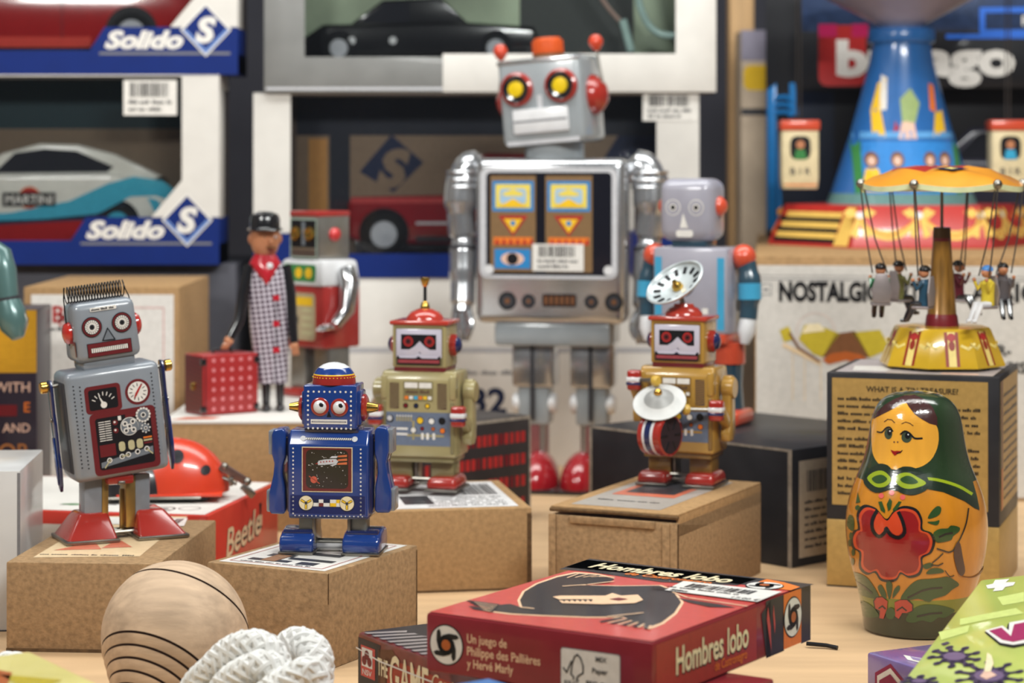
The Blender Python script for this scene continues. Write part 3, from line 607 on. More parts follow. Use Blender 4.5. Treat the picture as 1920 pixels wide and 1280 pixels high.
for x0, x1, gx0, gx1 in ((-70, -36, -37, -25), (26, 55, 8, 26)):
    b = px_builder(s); b.box(x0, x1, -22, 22, 34, 118, robot_grey, 3, 2); b.box(gx0, gx1, -24, 20, 20, 116, gold_strip, 1.5); b.box(x0+2, x1-2, -20, 20, 20, 50, leg_tin, 2); part(b, 'leg', R1)
for i, (x0, x1) in enumerate(((-113, -16), (22, 116))):
    b = px_builder(s); b.box(x0, x1, -66, 50, 5, 52, foot_red, 6, 3, (.55, .52), (12 if i == 0 else -14, 14)); b.box(x0-2, x1+2, -68, 52, 1, 8, steel, 2); part(b, 'foot', R1)
b = px_builder(s)
for y in (-20, -6, 10): b.cyl((-30, y, 12), (40, y, 14), 3.2, steel, 8)
b.box(-30, 10, -12, 12, 4, 9, steel, 1.5); b.box(2, 10, -6, 2, 8, 90, gold_strip, 1); part(b, 'walking_linkage', R1)
b = px_builder(s); b.box(-32, 20, -40, 10, 103, 122, foot_red, 6); b.box(-12, 2, -44, -36, 103, 110, steel, 2); part(b, 'pelvis', R1)

# ---- small blue robot
Yb = 1.0585; s = Yb/F; g = at(625, 1040, Yb)
R2 = thing('robot_toy', 'small blue tin robot with bulging eyes and cone ears', 'robot', (g.x, Yb+.008, .0441), -7)
cb = lambda x, y: (x/3.2+480-625, 1040-(660+y/3.2))
def cx_(x): return x/3.2-145
def cz_(y): return 380-y/3.2
b = px_builder(s)
prof = [(-42, 71), (-42, 205), (-26, 233), (30, 233), (42, 215), (42, 71)]
b.prism(prof, -80, 72, robot_blue, 'x', 4, 3); b.box(-86, 78, -26, 26, 76, 226, blue_dark, 4); b.box(-80, 72, -40, 40, 68, 76, blue_dark, 3)
D = Dc(b, (0, -42, 0)); rivets(D, [(x, 78+7.6*k) for k in range(17) for x in (cx_(238), cx_(650))], 1.7, white); rivets(D, [(cx_(250)+8*k, 74) for k in range(17)], 1.2, white)
D.rect(-76, 78, 66, 112, ink('indigo_tin', (30, 40, 92), .25), 1)
x0, x1, z0, z1 = cx_(292), cx_(600), cz_(836), 203
D.rect(x0, z0, x1, z1, cream, 2); D.rect(x0+1.6, z0+1.6, x1-1.6, z1-1.6, oxblood, 3); D.rrect(x0+8, z0+7, x1-8, z1-5, 9, mat('screen_black', (28, 22, 26), .2, 0, .5, .1), 4)
r_ = random.Random(3)
for k in range(46): D.disc(r_.uniform(x0+12, x1-12), r_.uniform(z0+10, z1-9), r_.choice((.5, .6, .9)), white, 5, 6)
def cc2(pts): return [(cx_(x), cz_(y)) for x, y in pts]
D.poly(cc2([(388, 662), (395, 648), (430, 640), (500, 636), (515, 650), (505, 664), (430, 672), (396, 674)]), ink('silver_ink', (196, 196, 200)), 6)
for y0, y1 in ((612, 625), (634, 648), (656, 670)): D.poly(cc2([(505, y1), (515, y0+4), (568, y0-2), (568, y1-2), (520, y1)]), ink('rocket_orange', (206, 112, 70)), 6)
D.poly(cc2([(462, 632), (475, 620), (515, 618), (505, 630)]), ink('silver_ink', (0, 0, 0)), 6); D.poly(cc2([(465, 674), (500, 664), (508, 668), (478, 680)]), ink('silver_ink', (0, 0, 0)), 6)
D.poly(cc2([(372, 668), (390, 660), (390, 668)]), red_i, 6); rivets(D, cc2([(408, 656), (426, 654), (444, 652), (462, 650), (480, 649)]), 1.3, red_i, 7)
D.disc(*cb(366, 762), 6.5, ink('planet_ink', (196, 92, 72)), 6); D.line(cc2([(338, 742), (400, 784)]), 1.5, ink('planet_ink', (0, 0, 0)), 6)
D.rect(cx_(350), cz_(922), cx_(540), cz_(918), white, 2)
for i, x in enumerate((358, 386, 424, 464, 502)):
    for j in range(2): D.rect(cx_(x), cz_(922-21*j), cx_(x+37), cz_(901-21*j), ((white, oxblood, white, yellow_i, white) if j == 0 else (navy_i, white, navy_i, white, yellow_i))[i], 3)
for x in (318, 567):
    D.disc(*cb(x, 902), 14.2, dgrey, 4, 28); D.disc(*cb(x, 902), 13.3, cream, 5, 28); D.disc(*cb(x, 902), 2.6, dgrey, 6)
    for a in (-90, 30, 150):
        X, Z = cb(x, 902); c_, s_ = math.cos(rad(a)), math.sin(rad(a))
        for w, mm, L in ((2.9, dgrey, 6), (1.8, yellow_i, 7)): D.line([(X+4*c_, Z+4*s_), (X+10*c_, Z+10*s_)], w*1.6, mm, L)
DT = Dc(b, (0, -42, 205), (1, 0, 0), (0, 16, 28))
DT.line([(cx_(296), 14), (cx_(608), 14)], 5, dgrey, 1)
for k in range(24): X = cx_(296)+4.0*k; DT.poly([(X, 12), (X+2.2, 12), (X+4, 16), (X+1.8, 16)], white, 2)
for x in (294, 610): DT.disc(cx_(x), 14, 5.4, ink('silver_ink', (0, 0, 0)), 3)
part(b, 'body', R2)
b = px_builder(s); b.box(-52, 52, -30, 30, 228, 240, blue_dark, 3); b.box(-52, 49, -38, 38, 236, 318, robot_blue, 3, 3); b.box(-58, 55, -28, 28, 242, 306, robot_blue, 4)
D = Dc(b, (0, -38, 0))
n_ = [(cx_(328)+10.2*k, cz_(237)) for k in range(9)]+[(cx_(328)+9*k, cz_(456)) for k in range(10)]+[(x, cz_(262)-9*k) for k in range(7) for x in (cx_(326), cx_(588))]
rivets(D, n_, 2.0, white); X0, Z0 = cb(343, 430); X1, Z1 = cb(565, 403)
D.rect(X0, Z0, X1, Z1, white, 1); D.rect(X0+2, Z0+3, X1-2, Z1-3, blue_dark, 2); D.rect(X0+3.5, Z0+3.8, X1-3.5, Z1-3.8, white, 3)
D.poly([cb(440, 388), cb(468, 388), cb(454, 350)], black, 2); part(b, 'head', R2)
for x, y, r in ((400, 327, 15.5), (518, 330, 15)):
    X, Z = cb(x, y); b = px_builder(s); T = Matrix.Translation((X, -37.5, Z)) @ Matrix.Rotation(rad(90), 4, 'X')
    b.lathe([(r*1.12, 0), (r*1.12, 2), (r*.95, 4), (r*.82, 4)], foot_red, 28, T); e = part(b, 'eye', R2, 'bulging white eye in a red rim')
    b = px_builder(s); b.ball((X, -39, Z), (r*.84, 9, r*.84), tin_white, 24); b.ball((X+3.5, -46.2, Z+3.8), (4.6, 2.2, 4.6), black, 16); part(b, 'eyeball', e)
b = px_builder(s); T = Matrix.Translation((-1, 0, 318)); rd = ink('dome_red', (150, 44, 40), .2)
b.lathe([(41, 0), (41, 4), (39, 17), (38, 19), (33, 27), (29.5, 30.5), (20, 36.5), (10, 39.5), (0, 40.5)], [rd, rd, yellow_i, robot_blue, robot_blue, tin_white, tin_white, tin_white], 40, T)
for k in range(36):
    a = rad(10*k); p = Vector((40.2*math.cos(a), 40.2*math.sin(a), 13)); b.ball(T @ p, 1.1, yellow_i, 6)
part(b, 'dome_hat', R2, 'red, blue and white dome')
for sx in (-1, 1):
    b = px_builder(s); T = Matrix.Translation((sx*57-1.5, 0, 273)) @ Matrix.Rotation(rad(90*sx), 4, 'Y'); b.lathe([(26, 0), (26, 4), (20, 8)], [foot_red, foot_red], 28, T)
    e = part(b, 'ear', R2, 'red ear disc'); b = px_builder(s); b.lathe([(11, 6), (11, 9), (6.5, 28), (0, 28)], brass, 20, T); part(b, 'ear_cone', e, 'brass cone')
for sx, zo in ((-1, 0), (1, 6)):
    b = px_builder(s); x = sx*99-4
    pr = [(-13, 222), (-9, 232), (9, 234), (14, 226), (14, 182), (9, 166), (8, 148), (13, 122), (14, 78), (10, 73), (-14, 73), (-18, 80), (-18, 112), (-10, 146), (-8, 168), (-13, 186)]
    b.prism([(x-sx*p*-1 if sx > 0 else x+p, q+zo) for p, q in pr] if sx < 0 else [(x-p, q+zo) for p, q in pr], -26, 24, robot_blue, 'y', 5, 3)
    for z0, z1, xo in ((184, 230, 15), (76, 118, 19)): b.box(min(x+sx*(xo-8), x+sx*(xo+5)), max(x+sx*(xo-8), x+sx*(xo+5)), -22, 20, z0+zo, z1+zo, mat('grey_arm_tin', (150, 156, 166), .3, .5, .3, .1), 3)
    a = part(b, 'arm', R2); b = px_builder(s); b.cyl((sx*74, 0, 208+zo), (x-sx*11, 0, 208+zo), 9, brass, 16); part(b, 'shoulder_axle', a, 'brass axle')
for x0, x1 in ((-65, -35), (33, 64)):
    b = px_builder(s); b.box(x0, x1, -20, 22, 30, 74, leg_tin, 3); b.box(x1-3 if x0 < 0 else x0-4, x1+4 if x0 < 0 else x0+3, -26, 24, 20, 72, steel, 2); part(b, 'leg', R2)
for x0, x1 in ((-98, -33), (22, 93)):
    b = px_builder(s); b.prism([(-44, 4), (-46, 22), (-40, 33), (-20, 42), (10, 48), (40, 44), (48, 30), (48, 4)], x0, x1, robot_blue, 'x', 7, 3); b.box(x0-1, x1+1, -47, 50, 1, 6, steel, 1.5)
    b.box(x0+4, x1-4, -30, 30, 36, 45, blue_dark, 4); part(b, 'foot', R2)
b = px_builder(s)
for y in (-16, 4): b.cyl((-36, y, 22), (26, y, 22), 3, steel, 8)
b.box(-36, 24, -4, 2, 6, 18, tin_white, 1); b.box(-30, 14, -22, -16, 4, 7, steel, 1); part(b, 'walking_linkage', R2)

# ---- the masked robots: one mould, two finishes
def masked_robot(root, s, c1, c2, roofm, mirror_yaw=False):
    P = lambda: px_builder(s)
    grille = ink('brown_grille', (92, 70, 56)); panel = ink('slate_panel', (104, 114, 134)); lil = paint('lilac_mask', (196, 192, 208), .2, .7)
    b = P(); b.prism([(-46, 62), (-46, 206), (-38, 222), (38, 222), (46, 206), (46, 62)], -72, 72, c1, 'x', 5, 3); b.box(-66, 66, -40, 40, 52, 70, c2, 3)
    for sx in (-1, 1): b.box(sx*66-6, sx*66+6, -49, -30, 170, 214, c1, 3); b.box(sx*66-4, sx*66+4, -48, -30, 70, 166, c2, 2)
    D = Dc(b, (0, -46, 0)); D.rect(-66, 84, 62, 146, panel, 1)
    for sx in (-1, 1):
        D.rect(sx*46-9, 152, sx*46+9, 200, grille, 1)
        for k in range(10): D.line([(sx*46-8, 154+4.5*k), (sx*46+8, 158+4.5*k)], 1, c1, 2)
    D.rect(-29, 166, 29, 203, c2, 1); D.rect(-26, 191, -1, 201, white, 2); D.rect(2, 191, 26, 201, white, 2); D.words(-24, 24, 181, 6, grille, 2)
    for k in range(6): D.rect(-26+9*k, 170, -19+9*k, 176, (orange_i, white, cyan_i, orange_i, yellow_i, white)[k], 2)
    for x, mm in ((-24, maroon_i), (-4, navy_i), (18, yellow_i)): D.disc(x, 158, 5, black, 2); D.disc(x, 158, 3.4, mm, 3)
    D.disc(-54, 133, 7, black, 2); D.disc(-55, 134, 5, ink('silver_ink', (0, 0, 0)), 3)
    for k in range(6): D.rect(-42+5.4*k, 129, -39+5.4*k, 137, c1, 2); D.disc(-40+5.4*k, 139, 1.6, white, 3, 8)
    for x, y, r, mm in ((4, 131, 7, yellow_i), (26, 130, 6.5, white), (46, 131, 7, black), (-9, 113, 6, white), (8, 116, 4, maroon_i), (29, 116, 4, rust), (47, 113, 5.5, orange_i)): D.disc(x, y, r, black, 2); D.disc(x, y, r*.8, mm, 3)
    for y in (105, 115): D.rect(-42, y-2, -20, y+2, white, 2)
    D.rect(-22, 101, 50, 105, c1, 2); D.rect(-11, 95, -7, 130, c1, 2)
    for x in (6, 16, 28): D.rect(x, 96, x+5, 108, white, 3)
    part(b, 'body', root)
    b = P(); b.box(-50, 50, -38, 38, 218, 232, oxblood, 3); b.box(-52, 52, -40, 40, 228, 310, c1, 4, 3)
    D = Dc(b, (0, -40, 0)); D.rect(-46, 232, 46, 304, c2, 1); part(b, 'head', root)
    b = P(); fr = Dc(b, (0, -40.5, 0)); b.box(-44, 44, -43, -39, 246, 300, lil, 2, 2); D = Dc(b, (0, -43, 0))
    D.poly([(-34, 290), (34, 290), (34, 262), (22, 262), (12, 268), (2, 278), (-8, 268), (-18, 262), (-34, 262)], black, 1)
    for x in (-20, 21): D.disc(x, 277, 9.5, red_i, 2); D.disc(x, 277, 6.5, oxblood, 3); D.disc(x, 277, 3, black, 4)
    D.poly([(-10, 246), (10, 246), (2, 258)], navy_i, 1); D.rect(-42, 234, 42, 250, black, 1); D.rect(-40, 237, 40, 243, ink('mouth_rose', (150, 64, 70)), 2); D.poly([(-40, 251), (-8, 251), (0, 257), (8, 251), (40, 251), (36, 246), (6, 246), (0, 250), (-6, 246), (-36, 246)], lil, 2)
    part(b, 'mask', root, 'lilac mask with red ringed eyes')
    b = P(); b.box(-57, 57, -44, 44, 307, 315, roofm, 3); b.lathe([(36, 0), (35, 6), (27, 15), (14, 21), (0, 23)], roofm, 32, Matrix.Translation((0, 0, 314))); part(b, 'roof', root)
    for sx in (-1, 1):
        T = Matrix.Translation((sx*51, 0, 268)) @ Matrix.Rotation(rad(90*sx), 4, 'Y'); b = P(); b.lathe([(21, 0), (21, 8), (16, 12)], foot_red, 24, T); e = part(b, 'ear', root, 'red ear drum')
        b = P(); b.lathe([(16, 12), (13, 17), (6, 20), (0, 21)], blue_dark, 20, T); part(b, 'ear_cap', e)
    for sx in (-1, 1):
        b = P(); x = sx*40; b.box(x-22, x+22, -24, 24, 16, 66, c2, 3); part(b, 'leg', root)
        b = P(); x = sx*46; b.box(x-30, x+30, -58, 34, 5, 27, foot_red, 8, 3, (.86, .88)); b.box(x-31, x+31, -59, 36, 1, 6, steel, 1.5); part(b, 'foot', root)
    b = P(); b.box(-18, 18, -22, 20, 8, 13, steel, 1); b.cyl((-20, -20, 20), (20, -20, 20), 2.5, steel, 8); b.box(-14, -10, -20, 16, 12, 60, steel, 1); part(b, 'walking_linkage', root)
    return P
olive1 = paint('olive_gold_tin', (160, 148, 104), .3, .5); olive2 = paint('olive_drab_tin', (128, 118, 82), .32, .4)
mustard1 = paint('mustard_gold_tin', (172, 132, 58), .26, .6); mustard2 = paint('dark_mustard_tin', (126, 94, 42), .28, .5)
roof_red = paint('roof_red_tin', (176, 54, 40), .22, .7)
def bent_arm(P, root, sx, c, fz=150, fy=-52, bands=True, lift=0):
    b = P(); x = sx*86
    b.prism([(-4, 205), (12, 205), (18, 190), (22, 120+lift), (20, 95+lift), (8, 84+lift), (-16, 84+lift), (-20, 100+lift), (-10, 120+lift), (-12, 190)], x-9, x+9, c, 'x', 3); b.cyl((x-10*sx, 4, 182), (x+13*sx, 4, 182), 20, c, 24, b=2)
    a = part(b, 'arm', root); b = P(); b.prism([(14, 92+lift), (14, 112+lift), (fy, fz+10), (fy, fz-14)], x-8, x+8, c, 'x', 3); part(b, 'forearm', a)
    b = P(); xx = x-sx*6; b.box(xx-13, xx+13, fy-14, fy+10, fz-20, fz+18, foot_red, 5, 3)
    if bands: b.box(xx-14, xx+14, fy-15, fy+11, fz-4, fz+6, tin_white, 3); b.box(xx-14, xx+14, fy-15, fy+11, fz-10, fz-4, blue_dark, 2)
    part(b, 'hand', a); return xx, fy, fz
Yc = 1.262; s = Yc/F; g = at(797, 925, Yc)
R3 = thing('robot_toy', 'cream and olive tin robot with red roof and knobbed aerial', 'robot', (g.x, Yc, .0461), -14)
P = masked_robot(R3, s, olive1, olive2, roof_red)
bent_arm(P, R3, 1, olive1, 142); bent_arm(P, R3, -1, olive1, 142)
b = P(); b.lathe([(9, 336), (9, 339), (7, 346), (3.2, 349), (3.0, 376), (5, 378), (9, 390), (8, 394), (0, 394)], brass, 18); b.lathe([(3.3, 349.5), (3.2, 376)], wire_black, 12); part(b, 'aerial', R3, 'aerial rod with brass knob')
Yd = 1.245; s = Yd/F; g = at(1282, 903, Yd)
R4 = thing('robot_toy', 'gold tin robot playing a striped drum, dish aerial on top', 'robot', (g.x, Yd, .0509), -22)
P = masked_robot(R4, s, mustard1, mustard2, roof_red)
for sx, fz, fy in ((1, 146, -50), (-1, 196, -46)):
    X, Yh, Z = bent_arm(P, R4, sx, mustard1, fz, fy, True, 30 if sx < 0 else 0)
    b = P(); b.cyl((X, Yh-4, Z), (X-sx*52, Yh-30, Z+2), 4, steel, 10); b.cyl((X-sx*44, Yh-26, Z+1), (X-sx*56, Yh-32, Z+2), 10, mat('ochre_wood_bead', (206, 168, 70), .4, 0, .4), 16, b=3); part(b, 'drumstick', R4, 'steel drumstick with yellow tip')
T = Matrix.Translation((-14, -100, 102)) @ Matrix.Rotation(rad(72), 4, 'Z') @ Matrix.Rotation(rad(90), 4, 'X')
b = P(); stripes = [foot_red, foot_red, foot_red, tin_white, blue_dark, tin_white, foot_red, foot_red, foot_red]
b.lathe([(33, -21), (34, -26), (38, -24), (38, -14), (38, -9), (38, 4), (38, 10), (38, 24), (34, 26), (33, 21)], stripes, 40, T); b.lathe([(33, 25), (30, 23), (0, 23)], ink('drum_skin_print', (52, 40, 44)), 36, T); b.lathe([(33, -25), (30, -23), (0, -23)], tin_white, 36, T)
for a in range(0, 360, 60): b.cyl(T @ Vector((31*math.cos(rad(a)), 31*math.sin(rad(a)), 24)), T @ Vector((12*math.cos(rad(a)), 12*math.sin(rad(a)), 24)), 2.5, black, 8)
b.cyl((-14, -66, 100), (-14, -40, 104), 6, steel, 10); part(b, 'drum', R4, 'bass drum with red, white and navy bands')
b = P(); T = Matrix.Translation((-16, -96, 160)) @ Matrix.Rotation(rad(36), 4, 'X') @ Matrix.Rotation(rad(4), 4, 'Y')
b.lathe([(49, 0), (49, 2), (40, 4), (28, 10), (18, 20), (8, 24), (0, 24)], [mat('cymbal_shade', (150, 150, 148), .5, .2), MATS['cymbal_shade'] if False else mat('cymbal_white', (200, 200, 198), .5), mat('cymbal_white', (200, 200, 198), .5), MATS['cymbal_shade'], MATS['cymbal_shade'], MATS['cymbal_shade']], 40, T); c_ = part(b, 'cymbal', R4, 'pale grey cymbal')  # inner cone's shading is put into its grey colour
b = P(); b.ball(T @ Vector((0, 0, 25)), (8, 8, 8), brass, 18); part(b, 'cymbal_knob', c_, 'gold knob')
nw = Matrix.Rotation(rad(22), 3, 'Z') @ Vector((-.50, -.42, .76))
b = P(); T = Matrix.Translation((-12, -6, 371)) @ nw.to_track_quat('Z', 'Y').to_matrix().to_4x4()
ptin = mat('pale_tin', (198, 206, 208), .3, .15, .5, .1)
b.lathe([(57, 9), (55, 5), (46, 0), (24, -6), (8, -7), (0, -7)], ptin, 40, T, caps=False); b.lathe([(55, 9), (57, 11), (60, 9), (58, 5), (46, -3), (24, -9), (0, -10)], ptin, 40, T, caps=False)
for k in range(14):
    a = 360/14*k; b.box(34, 48, -3.4, 3.4, -2.0, 1.6, black, .5, T=T @ Matrix.Rotation(rad(a), 4, 'Z') @ Matrix.Rotation(rad(-15), 4, 'Y') @ Matrix.Translation((0, 0, -11.0)))
b.lathe([(11, -6), (10, 2), (6, 6), (4, 12), (0, 12)], brass, 18, T); a = part(b, 'dish_aerial', R4, 'slotted pale dish aerial')
b = P(); b.cyl((0, 0, 330), (-8, -3, 362), 5, steel, 12); b.lathe([(20, 0), (18, 5), (0, 8)], roof_red, 20, Matrix.Translation((0, 0, 332))); part(b, 'aerial_post', a)
# ---------------------------------------------------------------- ladybird on its box
shell_m = paint('ladybird_orange', (206, 62, 34), .3, .5); lb_black = paint('ladybird_black', (34, 32, 36), .3, .5); JT = .0688
s = 1.262/F; g = at(322, 930, 1.262)
LB = thing('ladybird_toy', 'orange-red clockwork ladybird with black spots on the white box lid', 'clockwork toy', (g.x, 1.262, .0401), 4)
b = px_builder(s); b.ball((0, 0, 14), (108, 66, 100), shell_m, 36, z0=.0, z1=1); b.box(-96, 98, -72, 72, 12, 17, shell_m, 2)
def onball(x, y, L): X = min(1, math.hypot(x/108, (y-14)/100)); return Vector((x, -66*math.sqrt(max(0, 1-X*X))-L, y))
D = Dc(b, (0, 0, 0), fn=onball, tol=9)
for x, y, r in ((14, 84, 12), (66, 58, 9)): D.disc(x, y, r, lb_black, 2, 18)
part(b, 'shell', LB); b = px_builder(s); b.ball((-58, 0, 12), (78, 74, 88), lb_black, 30, z0=0, z1=1); b.box(-122, 60, -74, 74, 8, 14, steel, 3); part(b, 'head', LB, 'black rounded head end')
b = px_builder(s)
for x in (-90, -30, 40): b.cyl((x, -50, 8), (x, 50, 8), 8, lb_black, 16)
b.box(-110, 70, -56, 56, 4, 10, dgrey, 2); part(b, 'wheels_and_base', LB)
b = px_builder(s); b.cyl((96, -20, 40), (122, -28, 30), 4, steel, 10); b.box(-4, 4, -10, 10, -8, 8, steel, 2, T=Matrix.Translation((112, -26, 34)))
T = Matrix.Translation((92, -24, 64)) @ Matrix.Rotation(rad(33), 4, 'Y'); b.box(0, 62, -3, 3, -8, 8, mat('dull_bronze', (128, 100, 92), .3, .7), 2, T=T); b.box(54, 84, -4, 4, -7, 7, steel, 2, T=Matrix.Translation((92, -24, 62)) @ Matrix.Rotation(rad(42), 4, 'Y')); b.ball((100, -24, 62), 7, steel, 12); b.ball((142, -24, 33), 8, steel, 12)
part(b, 'winding_key', LB, 'bronze winding key')

# ---- tin traveller with a long checked coat
def check_mat(name, c1, c2, sc, ax=('X', 'Z')):
    m = mat(name, c1, .3, 0, .6, .05); nt = m.node_tree; n = nt.nodes; tc = n.new('ShaderNodeTexCoord'); sp = n.new('ShaderNodeSeparateXYZ'); cb_ = n.new('ShaderNodeCombineXYZ'); ck = n.new('ShaderNodeTexChecker')
    mp = n.new('ShaderNodeMapping'); mp.inputs['Rotation'].default_value = (0, 0, rad(38)); mp.inputs['Location'].default_value = (.3, .3, .37)
    nt.links.new(tc.outputs['Object'], sp.inputs[0]); nt.links.new(sp.outputs[ax[0]], cb_.inputs['X']); nt.links.new(sp.outputs[ax[1]], cb_.inputs['Y']); nt.links.new(cb_.outputs[0], mp.inputs[0]); nt.links.new(mp.outputs[0], ck.inputs['Vector'])
    ck.inputs['Scale'].default_value = sc; ck.inputs['Color1'].default_value = lin(c1)+(1,); ck.inputs['Color2'].default_value = lin(c2)+(1,); nt.links.new(ck.outputs[0], n['Principled BSDF'].inputs['Base Color']); return m
coat = check_mat('checked_coat', (206, 198, 208), (70, 48, 66), 430); skin = paint('tin_skin', (190, 128, 92), .35, .4); jet = paint('jet_tin', (24, 23, 26), .2, .8); scarf = paint('scarf_red', (186, 30, 44), .25, .6)
s = 1.446/F; g = at(507, 770, 1.446)
TR = thing('tin_figure', 'tin figure of person in long checked coat, black cap and red scarf', 'toy figure', (g.x, 1.446, JT), 8)
def loft(b, rings, m, n=24):
    vs, fs = [], []
    for cx, cy, z, rx, ry in rings:
        for i in range(n): a = 2*math.pi*i/n; vs.append((cx+rx*math.cos(a), cy+ry*math.sin(a), z))
    for j in range(len(rings)-1):
        for i in range(n): fs.append((j*n+i, j*n+(i+1) % n, (j+1)*n+(i+1) % n, (j+1)*n+i))
    fs += [tuple(range(n))[::-1], tuple(range((len(rings)-1)*n, len(rings)*n))]; b.add(vs, fs, m)
b = px_builder(s); loft(b, [(4, 0, 52, 28, 22), (2, 0, 80, 32, 25), (-2, 0, 160, 37, 27), (-3, 0, 220, 37, 26), (-5, 0, 262, 35, 22), (-8, 0, 280, 26, 16), (-10, 0, 288, 16, 12)], coat, 36)
D = Dc(b, (0, -27.5, 0)); D.line([(8, 54), (10, 210)], 1.2, dgrey, 1)
for z in (213, 165, 116): D.rect(4, z-5, 16, z+5, scarf, 2)
part(b, 'coat', TR, 'long coat of small dark and white checks')
b = px_builder(s); loft(b, [(-8, -2, 238, 4, 25), (-8, -4, 256, 20, 26), (-10, -3, 276, 30, 21), (-10, 0, 290, 22, 16), (-11, 0, 298, 17, 14)], scarf); b.ball((-2, -22, 272), (7, 6, 7), tin_white, 12); b.ball((-8, -24, 254), (5, 4, 9), tin_white, 12); part(b, 'scarf', TR, 'red scarf with white knot')
b = px_builder(s); loft(b, [(-10, 0, 290, 14, 12), (-10, -2, 298, 22, 20), (-10, -2, 312, 27, 25), (-10, -1, 330, 28, 26), (-10, 0, 345, 26, 25), (-10, 0, 358, 14, 16)], skin); b.ball((0, -27, 318), (5, 7, 8), skin, 12)
for x in (-10, 10): b.ball((x-1, -25, 326), (3.2, 2, 2.6), tin_white, 10); b.ball((x-.5, -26.6, 326), (1.6, 1.2, 1.8), black, 8)
b.box(-9, 9, -28, -23, 305, 309, brown, 1); b.box(-5, 7, -27.5, -22, 299, 302, maroon_i, 1); b.ball((-38, 0, 322), (4, 6, 9), skin, 10); b.ball((18, 0, 322), (4, 6, 9), skin, 10); part(b, 'head', TR)
b = px_builder(s); T = Matrix.Translation((-10, 0, 338)); b.lathe([(33, 0), (34, 2), (30, 4), (28, 6), (28, 22), (24, 30), (12, 35), (0, 36)], jet, 30, T); b.box(-20, 20, -44, -20, -1, 3, jet, 1.5, T=T); part(b, 'cap', TR, 'shiny black cap')
for sx, pts in ((-1, [(-36, 0, 272), (-50, -2, 220), (-58, -10, 170), (-76, -20, 138)]), (1, [(26, 0, 272), (36, -4, 220), (40, -8, 170), (44, -14, 128)])):
    b = px_builder(s); b.tube(pts, [13, 12, 10, 8], jet, 12); a = part(b, 'arm', TR, 'black sleeved arm')
    b = px_builder(s); e = Vector(pts[-1]); d = (e-Vector(pts[-2])).normalized(); b.ball(e+d*6, (8, 8, 10), skin, 12)
    for k in range(4): q = e+d*10+Vector((-5+3.4*k, -3, 0)); b.tube([q, q+d*8, q+d*12+Vector((0, 3, -1))], [2.2, 2, 1.6], skin, 6)
    b.tube([e+d*4+Vector((sx*-7, -3, 0)), e+d*11+Vector((sx*-8, -6, 0))], [2.4, 1.8], skin, 6); part(b, 'hand', a, 'tan hand')
for x in (-8, 18):
    b = px_builder(s); b.tube([(x, 0, 60), (x, 0, 12)], [9, 7], jet, 12); b.ball((x, -10, 6), (9, 20, 8), jet, 16, z0=-.7); part(b, 'leg', TR)

# ---- red dotted suitcase
s = 1.435/F; g = at(415, 770, 1.435); case = paint('suitcase_red', (160, 44, 44), .35, .3); case_d = ink('suitcase_dot', (214, 128, 132)); case_s = check_mat('suitcase_side', (118, 34, 38), (70, 22, 30), 520, ('Y', 'Z'))
SC = thing('suitcase', 'small red suitcase with pale dots beside the coated figure', 'suitcase', (g.x, 1.435, JT), 36)
b = px_builder(s); b.box(-58, 58, -37, 37, 1, 112, case, 3, 2); Dc(b, (-58, 37, 0), (0, -1, 0)).rect(3, 4, 71, 109, case_s, 1)
D = Dc(b, (-58, -37, 0))
for j in range(6):
    for i in range(5): D.disc(22+19*i, 12+18*j, 4, case_d, 1, 12)
D.line([(5, 4), (5, 110)], 3, oxblood, 1); part(b, 'case', SC)
b = px_builder(s); b.tube([(-20, -4, 111), (-18, -4, 119), (18, -4, 119), (20, -4, 111)], 2.6, jet, 8); part(b, 'handle', SC)
for x in (-56, 54):
    for z in (12, 100): b = px_builder(s); b.box(x-5, x+5, -39, -30, z-6, z+6, jet, 1.5); part(b, 'corner_guard', SC)
b = px_builder(s); b.box(-62, -57, -6, 6, 46, 60, brass, 1.5); part(b, 'latch', SC)

# ---- red robot with a square camera-like head, behind the traveller
red_rb = paint('brick_red_tin', (160, 44, 40), .28, .6); silver_rb = mat('silver_litho', (150, 148, 142), .3, .7, .2, .12)
s = 1.535/F; g = at(600, 744, 1.535)
RR = thing('robot_toy', 'red and white tin robot with square silver head beside the coated figure', 'robot', (g.x, 1.535, JT), -44)
b = px_builder(s); b.box(-62, 62, -46, 46, 94, 210, red_rb, 5); b.box(-64, 64, -50, 48, 208, 258, tin_white, 8, 2, (.9, .9))
D = Dc(b, (0, -46, 0)); D.rrect(-48, 108, 40, 196, 8, ink('putty_ink', (176, 160, 128)), 1); D.rect(-40, 172, 32, 188, yellow_i, 2); D.rect(-34, 138, -8, 152, black, 2)
for k in range(4): D.rect(2, 118+14*k, 30, 126+14*k, ink('bulb_ink', (0, 0, 0)), 2)
D = Dc(b, (0, -48.8, 233), (1, 0, 0), (0, .05, 1)); D.rrect(-48, -16, 44, 16, 6, green_i, 1)
for x in (-32, -4, 24): D.disc(x, 0, 10, yellow_i, 2)
part(b, 'body', RR)
b = px_builder(s); b.box(-40, 40, -40, 40, 258, 344, silver_rb, 5); b.box(-41, 41, -41, 41, 336, 348, red_rb, 4); D = Dc(b, (0, -40.5, 0)); D.rect(-36, 280, 36, 332, black, 1); D.rect(-36, 262, 36, 276, mat('bronze_grille', (130, 100, 78), .4, .4), 1)
for k in range(12): D.rect(-34+6*k, 263, -31+6*k, 275, dgrey, 2)
D.rect(-5, 284, 5, 328, ink_grey, 2); D.frame(-38, 260, 38, 334, 3, ink('pale_green_grey', (160, 176, 164)), 2)
part(b, 'head', RR)
